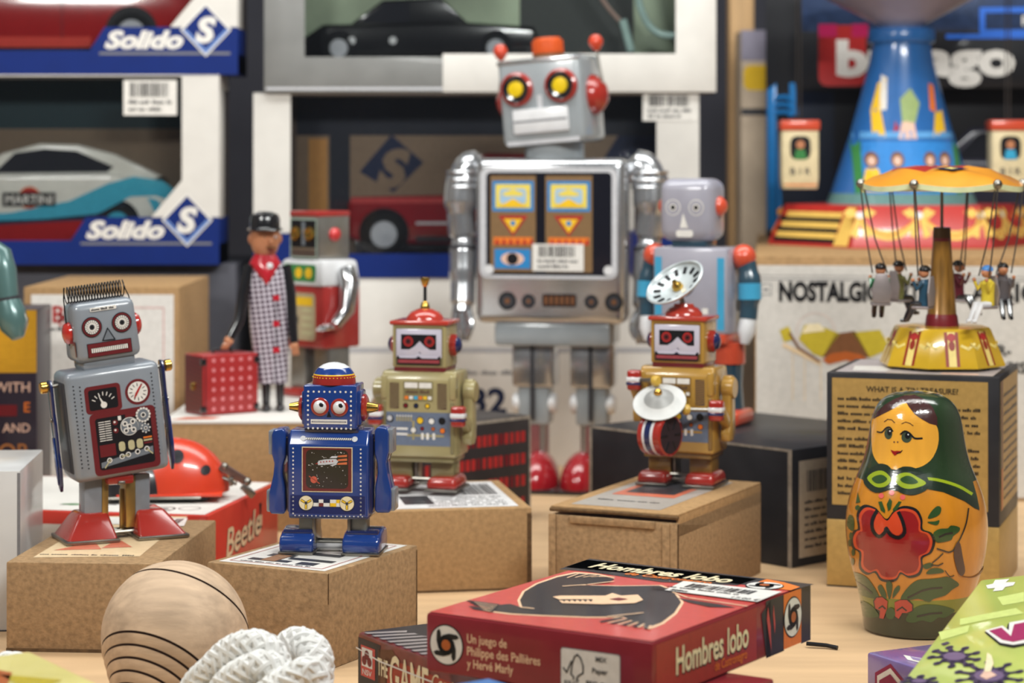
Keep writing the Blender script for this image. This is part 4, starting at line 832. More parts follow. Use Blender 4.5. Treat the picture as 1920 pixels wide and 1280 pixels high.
for x in (-20, 20): b = px_builder(s); T = Matrix.Translation((x, -40, 306)) @ Matrix.Rotation(rad(90), 4, 'X'); b.lathe([(13, 0), (13, 6), (9, 8), (0, 4)], brass, 18, T); part(b, 'eye', RR, 'brass lens eye')
for sx in (-1, 1): b = px_builder(s); b.ball((sx*42, 0, 304), (10, 13, 13), paint('knob_red', (200, 50, 50)), 16); part(b, 'ear_knob', RR, 'red ear knob')
for sx in (-1, 1):
    b = px_builder(s); x = sx*76; b.tube([(x-sx*8, 4, 240), (x+sx*4, 2, 215), (x+sx*4, -4, 165), (x, -30, 138)], [17, 19, 15, 11], chrome, 16); a = part(b, 'arm', RR, 'shiny tin arm')
    b = px_builder(s)
    for k in (-1, 1): b.tube([(x, -34, 136), (x+9*k, -48, 136), (x+9*k, -62, 134), (x+2*k, -70, 132)], [5, 5, 4, 3], chrome, 8)
    b.cyl((x, -26, 138), (x, -38, 137), 8, red_rb, 14); part(b, 'claw', a)
for x in (-34, 34): b = px_builder(s); b.box(x-22, x+22, -26, 26, 6, 96, silver_rb, 4); b.box(x-26, x+26, -44, 34, 0, 16, red_rb, 5); part(b, 'leg', RR)

# ---- teal tin arm at the left edge (robot standing mostly out of frame)
teal = mat('teal_tin', (84, 116, 114), .3, .2, .5, .1, 60)
s = 1.31*1.29/F; g = at(-104, 700, 1.29)
TB = thing('robot_toy', 'teal tin robot cut off by the left edge, one arm showing', 'robot', (g.x, 1.29, 0), 0)
b = px_builder(s, 0, (0, 0, 214)); b.box(-52, 52, -30, 30, 60, 236, teal, 8, 3); b.box(-44, 44, -28, 28, 40, 62, dgrey, 3); part(b, 'body', TB)
b = px_builder(s, 0, (0, 0, 214)); b.box(-40, 40, -28, 28, 232, 310, teal, 10, 3); b.ball((-16, -28, 276), 9, tin_white, 14); b.ball((18, -28, 276), 9, tin_white, 14); part(b, 'head', TB)
for x in (-26, 26): b = px_builder(s); b.box(x-18, x+18, -24, 24, 10, 258, teal, 5); b.box(x-22, x+22, -34, 28, 0, 24, dgrey, 4); part(b, 'leg', TB)
for sx in (-1, 1):
    b = px_builder(s, 0, (0, 0, 214)); b.cyl((sx*50, 0, 214), (sx*70, 0, 214), 14, teal, 18); b.tube([(sx*72, -4, 236), (sx*80, -6, 226), (sx*86, -8, 200), (sx*92, -12, 160)], [10, 17, 19, 17], teal, 18)
    b.tube([(sx*92, -12, 164), (sx*93, -12, 158)], 18.5, dgrey, 18); a = part(b, 'arm', TB)
    b = px_builder(s, 0, (0, 0, 214)); b.tube([(sx*92, -12, 160), (sx*98, -14, 140), (sx*104, -18, 122), (sx*110, -22, 106)], [18, 22, 20, 9], teal, 18); b.tube([(sx*116, -18, 144), (sx*122, -20, 132), (sx*118, -24, 116)], [3, 3, 2], steel, 8); part(b, 'hand', a)

# ---- nesting doll
Ym = 1.10; Xm = (1718-CX)*Ym/F; k = Ym/F
prof = [(0, 0), (92, 0), (98, 6), (104, 40), (110, 74), (119, 110), (127, 146), (131, 182), (132, 220), (129, 258), (120, 300), (109, 331), (98, 355), (92, 375), (88, 400), (85, 420), (83, 432), (76, 405+49)]
prof = [(0, 0), (92, 0), (98, 6), (101, 30), (105, 56), (112, 92), (121, 126), (128, 160), (132, 196), (132, 232), (127, 266), (117, 300), (106, 330), (97, 355), (91, 380), (87, 400), (85, 414), (80, 428+0)]
prof = [(0, 0), (92, 0), (98, 5), (100, 24), (104, 50), (111, 84), (119, 112), (126, 140), (130, 168), (131.5, 196), (129, 226), (122, 256), (111, 286), (101, 310), (94, 334), (89, 360), (85, 384), (81, 402), (73, 420), (60, 434), (42, 443), (20, 447), (0, 448)]
ochre = mat('lacquered_ochre', (200, 130, 32), .18, 0, .9, .10, 30, 0, None, .5, (6, 6, .8)); dgreen = mat('lacquered_green', (38, 56, 34), .18, 0, .9, .15, 40); olive_b = mat('lacquered_olive', (120, 124, 34), .2, 0, .9, .15, 40); deep = mat('lacquered_dark_olive', (42, 46, 24), .2, 0, .9, .15, 40)
def sect(p): z = p[1]; return deep if z < 50 else olive_b if z < 72 else ochre if z < 286 else dgreen
def refine(pr, n=4):
    out = []
    for i in range(len(pr)-1):
        p0, p1, p2, p3 = pr[max(i-1, 0)], pr[i], pr[i+1], pr[min(i+2, len(pr)-1)]
        for j in range(n):
            t = j/n; f = lambda a, b_, c_, d: .5*((2*b_)+(-a+c_)*t+(2*a-5*b_+4*c_-d)*t*t+(-a+3*b_-3*c_+d)*t**3)
            out.append((max(0, f(p0[0], p1[0], p2[0], p3[0])), f(p0[1], p1[1], p2[1], p3[1]))) if i > 1 else (out.append((p1[0]+(p2[0]-p1[0])*t, p1[1]+(p2[1]-p1[1])*t)))
    return out+[pr[-1]]
fp = refine(prof); ND = MB(Matrix.Scale(k, 4), .00009/k)
ND.lathe(fp, [sect(((p[0]+q[0])/2, (p[1]+q[1])/2)) for p, q in zip(fp, fp[1:])], 96)
def Rz(z):
    z /= k
    for p, q in zip(fp[4:], fp[5:]):
        if p[1] <= z <= q[1]: return k*(p[0]+(q[0]-p[0])*(z-p[1])/max(1e-9, q[1]-p[1]))
    return k*98 if z < 10 else 0.
def doll(px, py, L):
    Yd = Ym-.03
    for _ in range(14):
        z = H-(py-HZ)/F*Yd; r = Rz(z)+L*k; X = (px-CX)/F*Yd-Xm; Xc = max(-r*.999, min(r*.999, X)); Yd = .5*Yd+.5*(Ym-math.sqrt(max(0, r*r-Xc*Xc)))
    return Vector((Xc/k, (Yd-Ym)/k, z/k))
D = Dc(ND, (0, 0, 0), fn=doll, tol=7)
q1 = lambda pts: [(1580+x/5.334, 720+y/5.334) for x, y in pts]; q2 = lambda pts: [(1580+x/4.572, 930+y/4.572) for x, y in pts]
def sm(pts, n=5, closed=True):
    out = []; N = len(pts)
    for i in range(N if closed else N-1):
        g_ = lambda j: pts[j % N] if closed else pts[max(0, min(N-1, j))]
        a, b_, c_, d = g_(i-1), g_(i), g_(i+1), g_(i+2)
        for j in range(n):
            t = j/n; out.append(tuple(.5*((2*b_[e])+(-a[e]+c_[e])*t+(2*a[e]-5*b_[e]+4*c_[e]-d[e])*t*t+(-a[e]+3*b_[e]-3*c_[e]+d[e])*t**3) for e in (0, 1)))
    return out if closed else out+[pts[-1]]
lq = lambda n, c: mat(n, c, .18, 0, .9, .1, 60)
hair = lq('doll_hair', (66, 38, 36)); dblack = lq('doll_black', (22, 22, 22)); dred = lq('doll_red', (146, 22, 22)); dor = lq('doll_orange', (206, 72, 36)); lgr = lq('doll_lime', (150, 170, 30)); lfg = lq('doll_leaf', (46, 76, 34)); face = mat('doll_face', (228, 164, 56), .18, 0, .9, .08, 30, 0, None, .5, (6, 6, .8)); scf = lq('doll_scarf_band', (30, 44, 30)); dpk = lq('doll_pink', (220, 96, 90))
# scarf on the shoulders, then the face
D.poly(q1([(200, 960), (240, 840), (300, 700), (1210, 640), (1300, 960), (1345, 1120), (1370, 1250), (1320, 1230), (1230, 1160), (1000, 1070), (850, 1040), (700, 1090), (470, 1060), (330, 1060), (240, 1010)]), dgreen, 1)
D.poly(q1([(850, 960), (1000, 990), (1180, 1060), (1330, 1150), (1370, 1260), (1320, 1240), (1220, 1170), (1010, 1080), (850, 1050)]), scf, 2); D.line(q1(sm([(855, 945), (940, 955), (1060, 985), (1180, 1030), (1290, 1095)], 4, False)), 5.5, lgr, 3)
D.poly(q1(sm([(300, 340), (440, 265), (600, 185), (640, 190), (720, 300), (830, 370), (935, 410), (960, 520), (945, 640), (880, 760), (770, 830), (640, 850), (500, 850), (380, 810), (310, 720), (290, 600), (288, 460)], 3)), face, 2)
D.poly(q1([(300, 350), (340, 280), (420, 205), (520, 145), (620, 110), (720, 105), (820, 150), (900, 230), (945, 330), (950, 415), (870, 395), (790, 350), (720, 300), (660, 225), (640, 190), (600, 190), (470, 265)]), hair, 3)
D.poly(q1(sm([(205, 960), (260, 860), (360, 795), (450, 810), (510, 860), (600, 825), (700, 830), (800, 880), (860, 960), (850, 1045), (760, 1095), (680, 1110), (580, 1085), (500, 1040), (420, 1070), (330, 1085), (250, 1040)], 3)), scf, 4)
for c1, c2 in ((sm([(245, 940), (320, 875), (410, 870), (485, 950), (430, 1020), (330, 1025)], 4), sm([(290, 945), (340, 912), (400, 908), (445, 948), (400, 985), (335, 990)], 4)), (sm([(515, 945), (570, 895), (660, 885), (750, 930), (835, 990), (740, 1035), (640, 1045), (560, 1010)], 4), sm([(575, 948), (640, 915), (700, 930), (755, 980), (690, 1000), (610, 985)], 4))):
    D.poly(q1(c1), lgr, 5); D.poly(q1(c2), lfg, 6)
for x, y in ((385, 1115), (490, 1085), (600, 1130)): D.disc(*q1([(x, y)])[0], 5, dpk, 3, 14)
for pts in ([(355, 1175), (390, 1170), (425, 1260), (420, 1290), (380, 1260)], [(470, 1140), (495, 1170), (480, 1250), (455, 1270), (440, 1200)], [(590, 1175), (560, 1170), (500, 1250), (505, 1280), (540, 1260)], [(150, 1080), (175, 1180), (130, 1190)]): D.poly(q1(pts), lfg, 3)
D.disc(*q1([(150, 1235)])[0], 5, lfg, 3, 12)
# features
for br in ([(415, 375), (450, 350), (490, 355), (520, 385)], [(590, 395), (630, 378), (670, 390), (705, 415)]): D.line(q1(br), 1.4, hair, 4)
for ex, ey, rx, ry in ((462, 485, 9, 11), (645, 520, 12, 11)):
    X, Yp = q1([(ex, ey)])[0]; D.disc(X-1, Yp+2, rx*.82, lq('doll_iris', (60, 72, 54)), 3, 18, ry*.95); D.disc(X+1, Yp-1, rx*.45, dblack, 4, 14, ry*.55); D.disc(X+2, Yp-3, 1.4, tin_white, 5, 8)
D.line(q1(sm([(500, 470), (470, 430), (430, 440), (390, 480), (345, 475)], 3, False)), 2.6, dblack, 5); D.line(q1(sm([(580, 500), (620, 470), (670, 490), (720, 540), (795, 540)], 3, False)), 3.2, dblack, 5)
D.poly(q1([(478, 655), (520, 670), (545, 665), (590, 670), (560, 690), (520, 715), (498, 690)]), dred, 4); D.line(q1([(540, 690), (575, 685), (595, 662)]), 1.6, dblack, 5)
for x in (515, 550): D.disc(*q1([(x, 578)])[0], 1.8, brown, 4, 8)
# flower
def lobes(f):
    L_ = [(215, 95), (290, 120), (320, 150), (380, 210), (440, 140), (520, 105), (620, 130), (665, 210), (670, 290), (740, 320), (770, 390), (740, 480), (670, 520), (670, 600), (640, 660), (560, 680), (495, 650), (460, 700), (400, 715), (330, 700), (285, 640), (220, 655), (160, 600), (160, 480), (105, 440), (90, 360), (120, 300), (150, 285), (140, 180), (165, 120)]
    return q2(sm([(430+(x-430)*f, 410+(y-410)*f) for x, y in L_], 4))
D.poly(lobes(1.075), dblack, 3); D.poly(lobes(1.0), dor, 4); D.poly(lobes(.93), dred, 5)
D.poly(q2(sm([(280, 190), (300, 150), (330, 165), (385, 215), (440, 150), (480, 150), (510, 215), (520, 280), (480, 335), (430, 320), (375, 270), (330, 330), (280, 310), (262, 250)], 2)), dor, 6)
D.line(q2(sm([(290, 130), (255, 200), (258, 290), (310, 345), (360, 310), (375, 275), (410, 330), (480, 355), (530, 310), (515, 220), (480, 140)], 3, False)), 6.5, dblack, 7)
# leaves, bow, arm
for pts in ([(730, 190), (760, 130), (810, 85), (845, 100), (835, 150), (790, 180)], [(725, 220), (790, 215), (830, 205), (815, 245), (765, 240)], [(775, 320), (830, 280), (900, 275), (930, 250), (1000, 265), (1000, 300), (950, 340), (930, 375), (850, 395), (800, 390)],
            [(690, 590), (750, 570), (780, 590), (740, 620), (700, 620)], [(715, 665), (760, 620), (840, 620), (870, 650), (800, 665)], [(35, 250), (55, 160), (95, 190), (90, 300)], [(45, 660), (100, 650), (200, 690), (270, 780), (310, 870), (230, 870), (130, 830), (70, 740)],
            [(100, 900), (180, 900), (260, 950), (310, 1030), (200, 1035), (130, 990)], [(495, 880), (560, 780), (640, 720), (740, 710), (830, 700), (900, 690), (960, 720), (1000, 760), (940, 800), (880, 850), (780, 880), (740, 905), (650, 880), (580, 890)],
            [(540, 1060), (600, 970), (700, 930), (830, 935), (930, 960), (960, 985), (880, 1040), (820, 1040), (760, 1080), (680, 1065), (600, 1085)], [(300, 780), (330, 760), (370, 830), (370, 880), (330, 850)], [(370, 760), (395, 725), (425, 760), (415, 850), (395, 880)], [(440, 800), (480, 765), (490, 800), (440, 865), (425, 870)]): D.poly(q2(sm(pts, 3)), lfg, 3)
for pts in ([(830, 350), (880, 325), (940, 315)], [(560, 870), (680, 810), (760, 790), (850, 785)], [(640, 1030), (760, 1005), (850, 1000)], [(110, 730), (190, 780), (250, 830)]): D.line(q2(pts), 3.5, dblack, 4)
for pts in ([(270, 900), (290, 870), (340, 865), (385, 900), (380, 960), (350, 1050), (315, 1045), (320, 980), (280, 960)], [(445, 910), (490, 890), (550, 890), (595, 930), (595, 980), (550, 1000), (510, 1000), (480, 1050), (450, 1030)]): D.poly(q2([(430+(x-430)*1.06, 955+(y-955)*1.08) for x, y in pts]), dblack, 4); D.poly(q2(pts), lq('doll_bow', (178, 58, 44)), 5)
for pts in ([(310, 960), (340, 940), (365, 965)], [(465, 980), (510, 950), (545, 980)]): D.line(q2(pts), 2.6, dblack, 6)
D.disc(*q2([(410, 1005)])[0], 9, lfg, 6, 14, 11)
D.line(q2(sm([(1080, 105), (1060, 230), (1010, 360), (950, 460)], 4, False)), 2.6, dblack, 4); D.poly(q2(sm([(985, 390), (1010, 410), (1030, 520), (1050, 640), (1020, 685), (985, 640), (955, 520), (960, 440)], 3)), hair, 5); D.line(q2(sm([(950, 465), (910, 480), (860, 465), (810, 450)], 3, False)), 2.6, dblack, 4)
D.line(q2([(770, 570), (820, 530), (860, 490)]), 2.2, dblack, 4); D.line(q2([(760, 590), (820, 595), (860, 575)]), 2.2, dblack, 4); D.line(q2(sm([(880, 640), (920, 690), (955, 680)], 3, False)), 1.8, dblack, 4); D.line(q2(sm([(1035, 690), (1110, 695), (1180, 660), (1230, 590)], 3, False)), 2.0, brown, 4)
for x, y in ((60, 400), (90, 480), (85, 560), (70, 340)): D.disc(*q2([(x, y)])[0], 3.4, lfg, 3, 10, 7)
solo(ND, 'nesting_doll', 'yellow wooden nesting doll with green scarf and red flower', 'doll', (Xm, Ym, 0), 0)

# ---- wooden spinning top and white cord
wood = mat('turned_beech', (200, 172, 144), .6, 0, .0, .2, 26, .12, 200, .25, (1, 9, 9)); groove = mat('burnt_groove', (62, 40, 28), .7)
Yt = .93; ct = at(328, 1203, Yt); r0 = 137*Yt/F; ax = Vector((-.30, -.68, -.67)).normalized()
TM = ax.to_track_quat('Z', 'Y').to_matrix().to_4x4()
pr, ms = [], []
def addp(r, z, m=None):
    pr.append((r, z))
    if len(pr) > 1: ms.append(m or wood)
addp(0, -1.0); addp(.14, -1.0); addp(.16, -.975)
for a in range(-66, -24, 6): addp(math.cos(rad(a))*1.0, math.sin(rad(a)))
addp(.915, -.41); addp(.895, -.395, groove); addp(.925, -.375, groove)
for a in range(-18, 34, 6): addp(math.cos(rad(a)), math.sin(rad(a)))
rz_ = .835
for i in range(7):
    z = .56+.135*i; r = .83-.10*i
    addp(r, z); addp(r-.035, z+.012, groove); addp(r-.012, z+.032, groove)
addp(.10, 1.50); addp(.06, 1.56, steel); addp(0, 1.60, steel)
mb = MB(); mb.lathe([(r*r0, z*r0) for r, z in pr], ms, 72, TM); 
low = min(v.z for v in mb.v); solo(mb, 'spinning_top', 'turned wooden spinning top with dark grooves at the front', 'spinning top', (ct.x, Yt, -low+.0002), 0)
cord = mat('white_cord', (228, 227, 224), .7, 0, 0, .06, 500, .15)
def braid(mb, path, R, m, nst=12, pitch=.021):
    P = [Vector(p) for p in sm3(path, 16)]; T_, Nn, Bn, Ls = [], [], [], [0]
    nrm = None
    for i in range(len(P)):
        t = (P[min(i+1, len(P)-1)]-P[max(i-1, 0)]).normalized()
        if nrm is None: nrm = t.orthogonal().normalized()
        nrm = (nrm-t*nrm.dot(t)).normalized(); Nn.append(nrm.copy()); Bn.append(t.cross(nrm))
        if i: Ls.append(Ls[-1]+(P[i]-P[i-1]).length)
    mb.tube(P, R*.92, m, 12)
    for k in range(nst):
        sg = 1 if k % 2 else -1; pts = []
        for i in range(len(P)):
            a = sg*2*math.pi*Ls[i]/pitch+2*math.pi*k/nst; w_ = 1+.07*math.sin(4*2*math.pi*Ls[i]/pitch+k*math.pi/2)
            pts.append(P[i]+(Nn[i]*math.cos(a)+Bn[i]*math.sin(a))*R*.86*w_)
        mb.tube(pts, R*.21, m, 6)
def sm3(pts, n):
    out = []; N = len(pts)
    for i in range(N-1):
        a, b_, c_, d = (Vector(pts[max(0, min(N-1, j))]) for j in (i-1, i, i+1, i+2))
        for j in range(n): t = j/n; out.append(.5*((2*b_)+(c_-a)*t+(2*a-5*b_+4*c_-d)*t*t+(3*b_-a-3*c_+d)*t**3))
    return out+[Vector(pts[-1])]
Yr = .868; PX = lambda x, y, dy=0.: tuple(at(x, y+14*(y < 1380), Yr+dy)-Vector((at(480, 1300, Yr).x, Yr, 0)))
mb = MB(); R0 = .0062
braid(mb, [PX(322, 1388, .012), PX(345, 1330, .006), PX(380, 1275, 0), PX(430, 1228, -.004), PX(475, 1210, -.006), PX(510, 1232, -.006), PX(520, 1290, -.004), PX(505, 1388, .002)], R0, cord)
braid(mb, [PX(372, 1388, -.006), PX(395, 1330, -.010), PX(440, 1275, -.014), PX(490, 1250, -.016), PX(530, 1280, -.014), PX(535, 1388, -.010)], R0, cord)
braid(mb, [PX(455, 1388, .020), PX(490, 1300, .020), PX(520, 1236, .016), PX(556, 1206, .010), PX(588, 1222, .004), PX(596, 1270, 0), PX(590, 1388, .004)], R0, cord)
braid(mb, [PX(430, 1388, -.024), PX(470, 1330, -.027), PX(530, 1288, -.028), PX(575, 1262, -.026), PX(590, 1300, -.022), PX(575, 1388, -.020)], R0, cord)
zmin = min(v.z for v in mb.v); P_ = at(480, 1300, Yr)
solo(mb, 'cord_bundle', 'bundle of thick white braided cord beside the spinning top', 'cord', (P_.x, Yr, -zmin+.0002), 0)
mb = MB(); PL = lambda x, y, dy=0.: tuple(at(x, y, .855+dy)-Vector((at(30, 1300, .855).x, .855, 0)))
braid(mb, [PL(-60, 1380), PL(-30, 1290, .004), PL(10, 1256, .004), PL(46, 1262, .004), PL(72, 1310, .006), PL(80, 1398, .008)], .0058, cord)
braid(mb, [PL(-70, 1398, .016), PL(-20, 1310, .016), PL(20, 1284, .018), PL(44, 1310, .018), PL(46, 1398, .018)], .0058, cord)
zmin = min(v.z for v in mb.v); solo(mb, 'cord_bundle', 'white cord loop behind the pale yellow package at the left corner', 'cord', (at(30, 1300, .855).x, .855, -zmin+.0002), 0)
mb = MB(); mb.tube([(0, 0, .002), (.009, -.002, .0016), (.014, -.005, .0011)], .0011, wire_black, 6); p = on(1512, 1214, .0); solo(mb, 'plastic_tag', 'thin black plastic tag lying at the right end of the wolf game', 'tag', (p.x, p.y, 0), 0)
# ---------------------------------------------------------------- window-boxed model cars at the back
acetate = film('acetate_film', (250, 251, 251), .03, .05); card_blue = mat('royal_blue_card', (0, 34, 108), .55, 0, .0, .06, 60); rub = mat('tyre_rubber', (30, 30, 32), .7); glass_d = paint('car_glass', (40, 40, 46), .1, .8)
hub_m = paint('hubcap_silver', (186, 188, 194), .25, .6)
def car(name, label, loc, s, body, cabin, width, wheels, wr, paint_m, sill, deco=None, glass=(), hub=hub_m, group=None):
    t = thing(name, label, 'model car', loc, 0, group); h = width/2
    b = px_builder(s); b.prism(body, -h, h, paint_m, 'y', 9, 3, only_rim=True); b.box(min(p[0] for p in body)+12, max(p[0] for p in body)-14, -h+6, h-6, sill[0], sill[1], jet, 2)
    D = Dc(b, (0, -h, 0))
    for x in wheels: D.disc(x, wr+2, wr*1.24, jet, 2, 30)
    if deco: deco(D)
    part(b, 'body', t)
    b = px_builder(s); b.prism(cabin, -h*.82, h*.82, paint_m, 'y', 9, 3, only_rim=True); D = Dc(b, (0, -h*.82, 0))
    part(b, 'cabin', t); b = px_builder(s); D = Dc(b, (0, -h*.82, 0))
    for g_ in glass: D.poly(g_, glass_d, 2)
    part(b, 'side_window', t)
    for x in wheels:
        for sy in (-1, 1):
            b = px_builder(s); T = Matrix.Translation((x, sy*(h-20), wr)) @ Matrix.Rotation(rad(90*sy*-1), 4, 'X') @ Matrix.Translation((0, 0, -8))
            T = Matrix.Translation((x, sy*(h-22), wr)) @ Matrix.Rotation(rad(90 if sy < 0 else -90), 4, 'X')
            b.lathe([(wr*.6, 10), (wr*.66, 26), (wr*.86, 26), (wr, 21), (wr, 0), (wr*.6, 0)], rub, 32, T); w_ = part(b, 'wheel', t)
            b = px_builder(s); b.lathe([(wr*.68, 24), (wr*.62, 20), (wr*.2, 20), (wr*.14, 26), (0, 26)], hub, 28, T)
            for k in range(8): b.box(wr*.14, wr*.64, -wr*.06, wr*.06, 19, 23, hub, 0, T=T @ Matrix.Rotation(rad(45*k), 4, 'Z'))
            part(b, 'hubcap', w_)
    return t
def logo(D, x, y, s_, m1=white):
    """italic maker's lettering with underline and a diamond carrying an S"""
    D.text('Solido', x, y, 31*s_, m1, 3, w=148*s_, bold=.05, shear=.3); D.rect(x-10*s_, y-13*s_, x+236*s_, y-8*s_, grey, 2)
    cx, cy = x+190*s_, y+34*s_
    for r, m_, L in ((48, white, 4), (42, card_blue, 5)): D.poly([(cx+r*s_, cy), (cx, cy+r*s_*1.06), (cx-r*s_, cy), (cx, cy-r*s_*1.06)], m_, L)
    D.poly([(cx+44*s_, cy), (cx, cy-46*s_), (cx-44*s_, cy), (cx-36*s_, cy), (cx, cy-37*s_), (cx+36*s_, cy)], ink('periwinkle_ink', (110, 140, 200)), 6)
    D.text('S', cx, cy-22*s_, 44*s_, m1, 7, w=40*s_, bold=.05, shear=.2, align='c')
def window_box(label, xr, z0, Y, h, w, sl, back):
    """px units; origin at the right-front bottom corner; window to the left, white post and blue band at the right"""
    g = at(xr, HZ, Y); t = thing('model_car_box', label, 'toy box', (g.x, Y, z0), 0, None); s = Y/F; d = 140
    b = px_builder(s); b.box(-w, 0, d-4, d, 0, h, back[0], 1); b.box(-w, 0, 2, d-3, 0, 40, card_blue, 1); b.box(-w, 0, 0, d, h-3, h, card_white, 1)
    D = Dc(b, (0, d-5, 0)); D.rect(-w+6, h*.72, -70, h-6, back[1], 1); D.rect(-w+6, 50, -70, h*.72, back[2], 1); part(b, 'tray', t)
    b = px_builder(s); b.box(-4, 0, 2, d-3, 0, 88, card_blue, .5); b.box(-4, 0, 2, d-3, h-26, h-3, card_white, .5); b.box(-4, 0, 2, 74, 86, h-24, card_white, .5); part(b, 'side_panel', t)
    b = px_builder(s); b.prism([(-w, 0), (0, 0), (0, 89), (-250, 89), (-278, 45), (-w, 45)], 0, 2.5, card_blue, 'y'); b.prism([(-128, 88), (0, 88), (0, h-1), (-70, h-1), (-70, 158)], 0, 2.4, card_white, 'y')
    D = Dc(b, (0, 0, 0)); logo(D, -250, 50, 1.0); part(b, 'front_print', t)
    b = px_builder(s); b.box(-w+2, -20, 4, 5, 42, h-4, acetate); part(b, 'window_film', t)
    return t, s
b1 = (mat('dusky_card', (60, 52, 50), .6), ink('dark_teal_ink', (20, 42, 48)), ink('taupe_ink', (104, 88, 72)))
Z1 = .1526
tb, s = window_box('blue and white window box holding the striped white car, lower of stack', 411, Z1, 1.67, 356, 830, 1, b1)
l = px_builder(s); D = Dc(l, (0, 3.5, 0)); sticker(D, -180, 280, 100, 66, 1, 7); part(l, 'price_sticker', tb, 'white barcode sticker')
tb2, s2 = window_box('blue and white window box with red car, upper of left stack', 446, Z1+.1417, 1.67, 356, 830, 1, b1)
martini_blue = ink('turquoise_stripe', (70, 168, 196), .2); car_white = paint('car_white', (222, 220, 212), .15, .9); car_red = paint('car_red', (168, 26, 26), .15, .9)
def deco_m(D):
    D.poly([(-340, 0), (-30, 0), (0, 24), (20, 44), (-340, 40)], car_red, 3)
    D.poly([(-340, 46), (-180, 54), (-70, 76), (0, 108), (50, 122), (104, 114), (146, 84), (152, 50), (126, 74), (92, 86), (44, 84), (-16, 52), (-100, 42), (-340, 30)], martini_blue, 4); D.poly([(-340, 34), (-120, 42), (-20, 52), (40, 74), (16, 60), (-40, 40), (-340, 24)], navy_i, 4)
    D.poly([(76, 82), (96, 78), (112, 44), (108, 22), (90, 22), (92, 50)], martini_blue, 5)
    D.disc(-145, 82, 21, orange_i, 5, 26); D.disc(-145, 82, 19, red_i, 6, 26); D.rect(-196, 66, -96, 92, black, 7); D.text('MARTINI', -190, 71, 16, white, 8, w=88, bold=.02)
zc = 452; gc = at(200, HZ, 1.70); 
car('model_car', 'white racing car with turquoise and red stripes behind window film', (gc.x, 1.735, Z1+.0161), 1.70/F,
    [(-420, 14), (140, 12), (156, 40), (150, 66), (120, 92), (60, 118), (0, 128), (-330, 126), (-430, 96), (-436, 40)],
    [(-270, 120), (-200, 166), (-130, 184), (-60, 182), (10, 164), (100, 122), (80, 112), (-260, 112)], 168, (20, -330), 34, car_white, (4, 30), deco_m,
    [[(-216, 128), (-176, 166), (-120, 174), (-60, 170), (10, 140), (-2, 130)]], martini_blue)
mbw = px_builder(1.70/F)
gc = at(236, HZ, 1.70)
def deco_r(D): D.rect(-380, 14, -66, 34, ink('bright_red_trim', (206, 54, 36)), 3); D.rect(-168, 108, -140, 114, jet, 3); D.line([(-120, 30), (-120, 126)], 2, maroon_i, 3)
car('model_car', 'red sports car behind window film at the top left', (gc.x, 1.735, Z1+.1417+.0161), 1.70/F,
    [(-480, 14), (170, 14), (184, 40), (170, 104), (60, 126), (-420, 128), (-490, 96), (-494, 40)], [(-300, 120), (-220, 176), (-60, 178), (40, 120)], 168, (10, -360), 40, car_red, (4, 30), deco_r, [[(-270, 128), (-208, 168), (-70, 168), (0, 128)]])

# right-hand window box on its numbered base box
Y3 = 1.685; s = Y3/F; g3 = at(475, HZ, Y3); z3 = .1420; w3 = 836; h3 = 347
c = Carton((g3.x+w3*s/2, Y3+.066, 0), 0, (w3*s, .130, z3), card_white, .001); D = c.front; D.rect(.002, z3-.0225-.034, w3*s-.002, z3-.0225-.030, ink('pale_grey_stripe', (176, 176, 180)), 1)
D.text('132', .1525, .0400, .0185, navy_i, 1, w=.038, bold=.04); D.words(.140, .202, .069, .0034, grey, 1, seed=6); D.rect(.100, .003, .22, .03, ink('warm_white_ink', (206, 196, 184)), 1); D.poly([(.045, .07), (.055, .085), (.060, .075), (.052, .06)], ink('periwinkle_ink', (0, 0, 0)), 1)
c.solo('printed_box', 'white box numbered 132 under the boxed red saloon car', 'box')
t3 = thing('model_car_box', 'window box with red saloon car, behind the big silver robot', 'toy box', (g3.x, Y3, z3), 0); d3 = 135
b = px_builder(s); b.box(0, w3, d3-4, d3, 0, h3, mat('umber_card', (88, 74, 66), .6), 1); b.box(0, w3, 3, d3-3, 0, 40, card_blue, 1); b.box(0, w3, 0, d3, h3-3, h3, card_white, 1); b.box(0, 4, 3, d3-3, 0, h3-3, card_white, .5); b.box(w3-4, w3, 3, d3-3, 0, h3-3, card_white, .5)
D = Dc(b, (0, d3-5, 0)); D.rect(68, 268, 780, h3-6, ink('ink_blue_dark', (34, 36, 46)), 1); D.rect(68, 44, 780, 268, ink('beige_print', (126, 106, 88)), 1); D.rect(92, 60, 128, 262, ink('amber_print', (184, 132, 74)), 2); D.rect(132, 44, 172, 280, ink('ink_blue_dark', (0, 0, 0)), 2)
cx, cy = 252, 208; D.poly([(cx-62, cy-10), (cx, cy+62), (cx+62, cy+8), (cx+4, cy-50)], navy_i, 3); D.text('S', cx+4, cy-36, 66, ink('beige_print', (0, 0, 0)), 4, w=66, bold=.06, shear=.25, align='c'); D.poly([(560, 60), (770, 60), (770, 268), (690, 268)], navy_i, 2); part(b, 'tray', t3)
b = px_builder(s); b.prism([(0, 0), (w3, 0), (w3, 90), (w3-120, 90), (w3-150, 45), (110, 45), (72, 84), (0, 84)], 0, 2.5, card_blue, 'y'); b.prism([(0, 83), (70, 83), (70, h3-1), (0, h3-1)], 0, 2.4, card_white, 'y'); b.prism([(w3-80, 88), (w3, 88), (w3, h3-1), (w3-80, h3-1)], 0, 2.4, card_white, 'y'); part(b, 'front_print', t3)
b = px_builder(s); b.box(40, w3-40, 4, 5, 42, h3-4, acetate); part(b, 'window_film', t3)
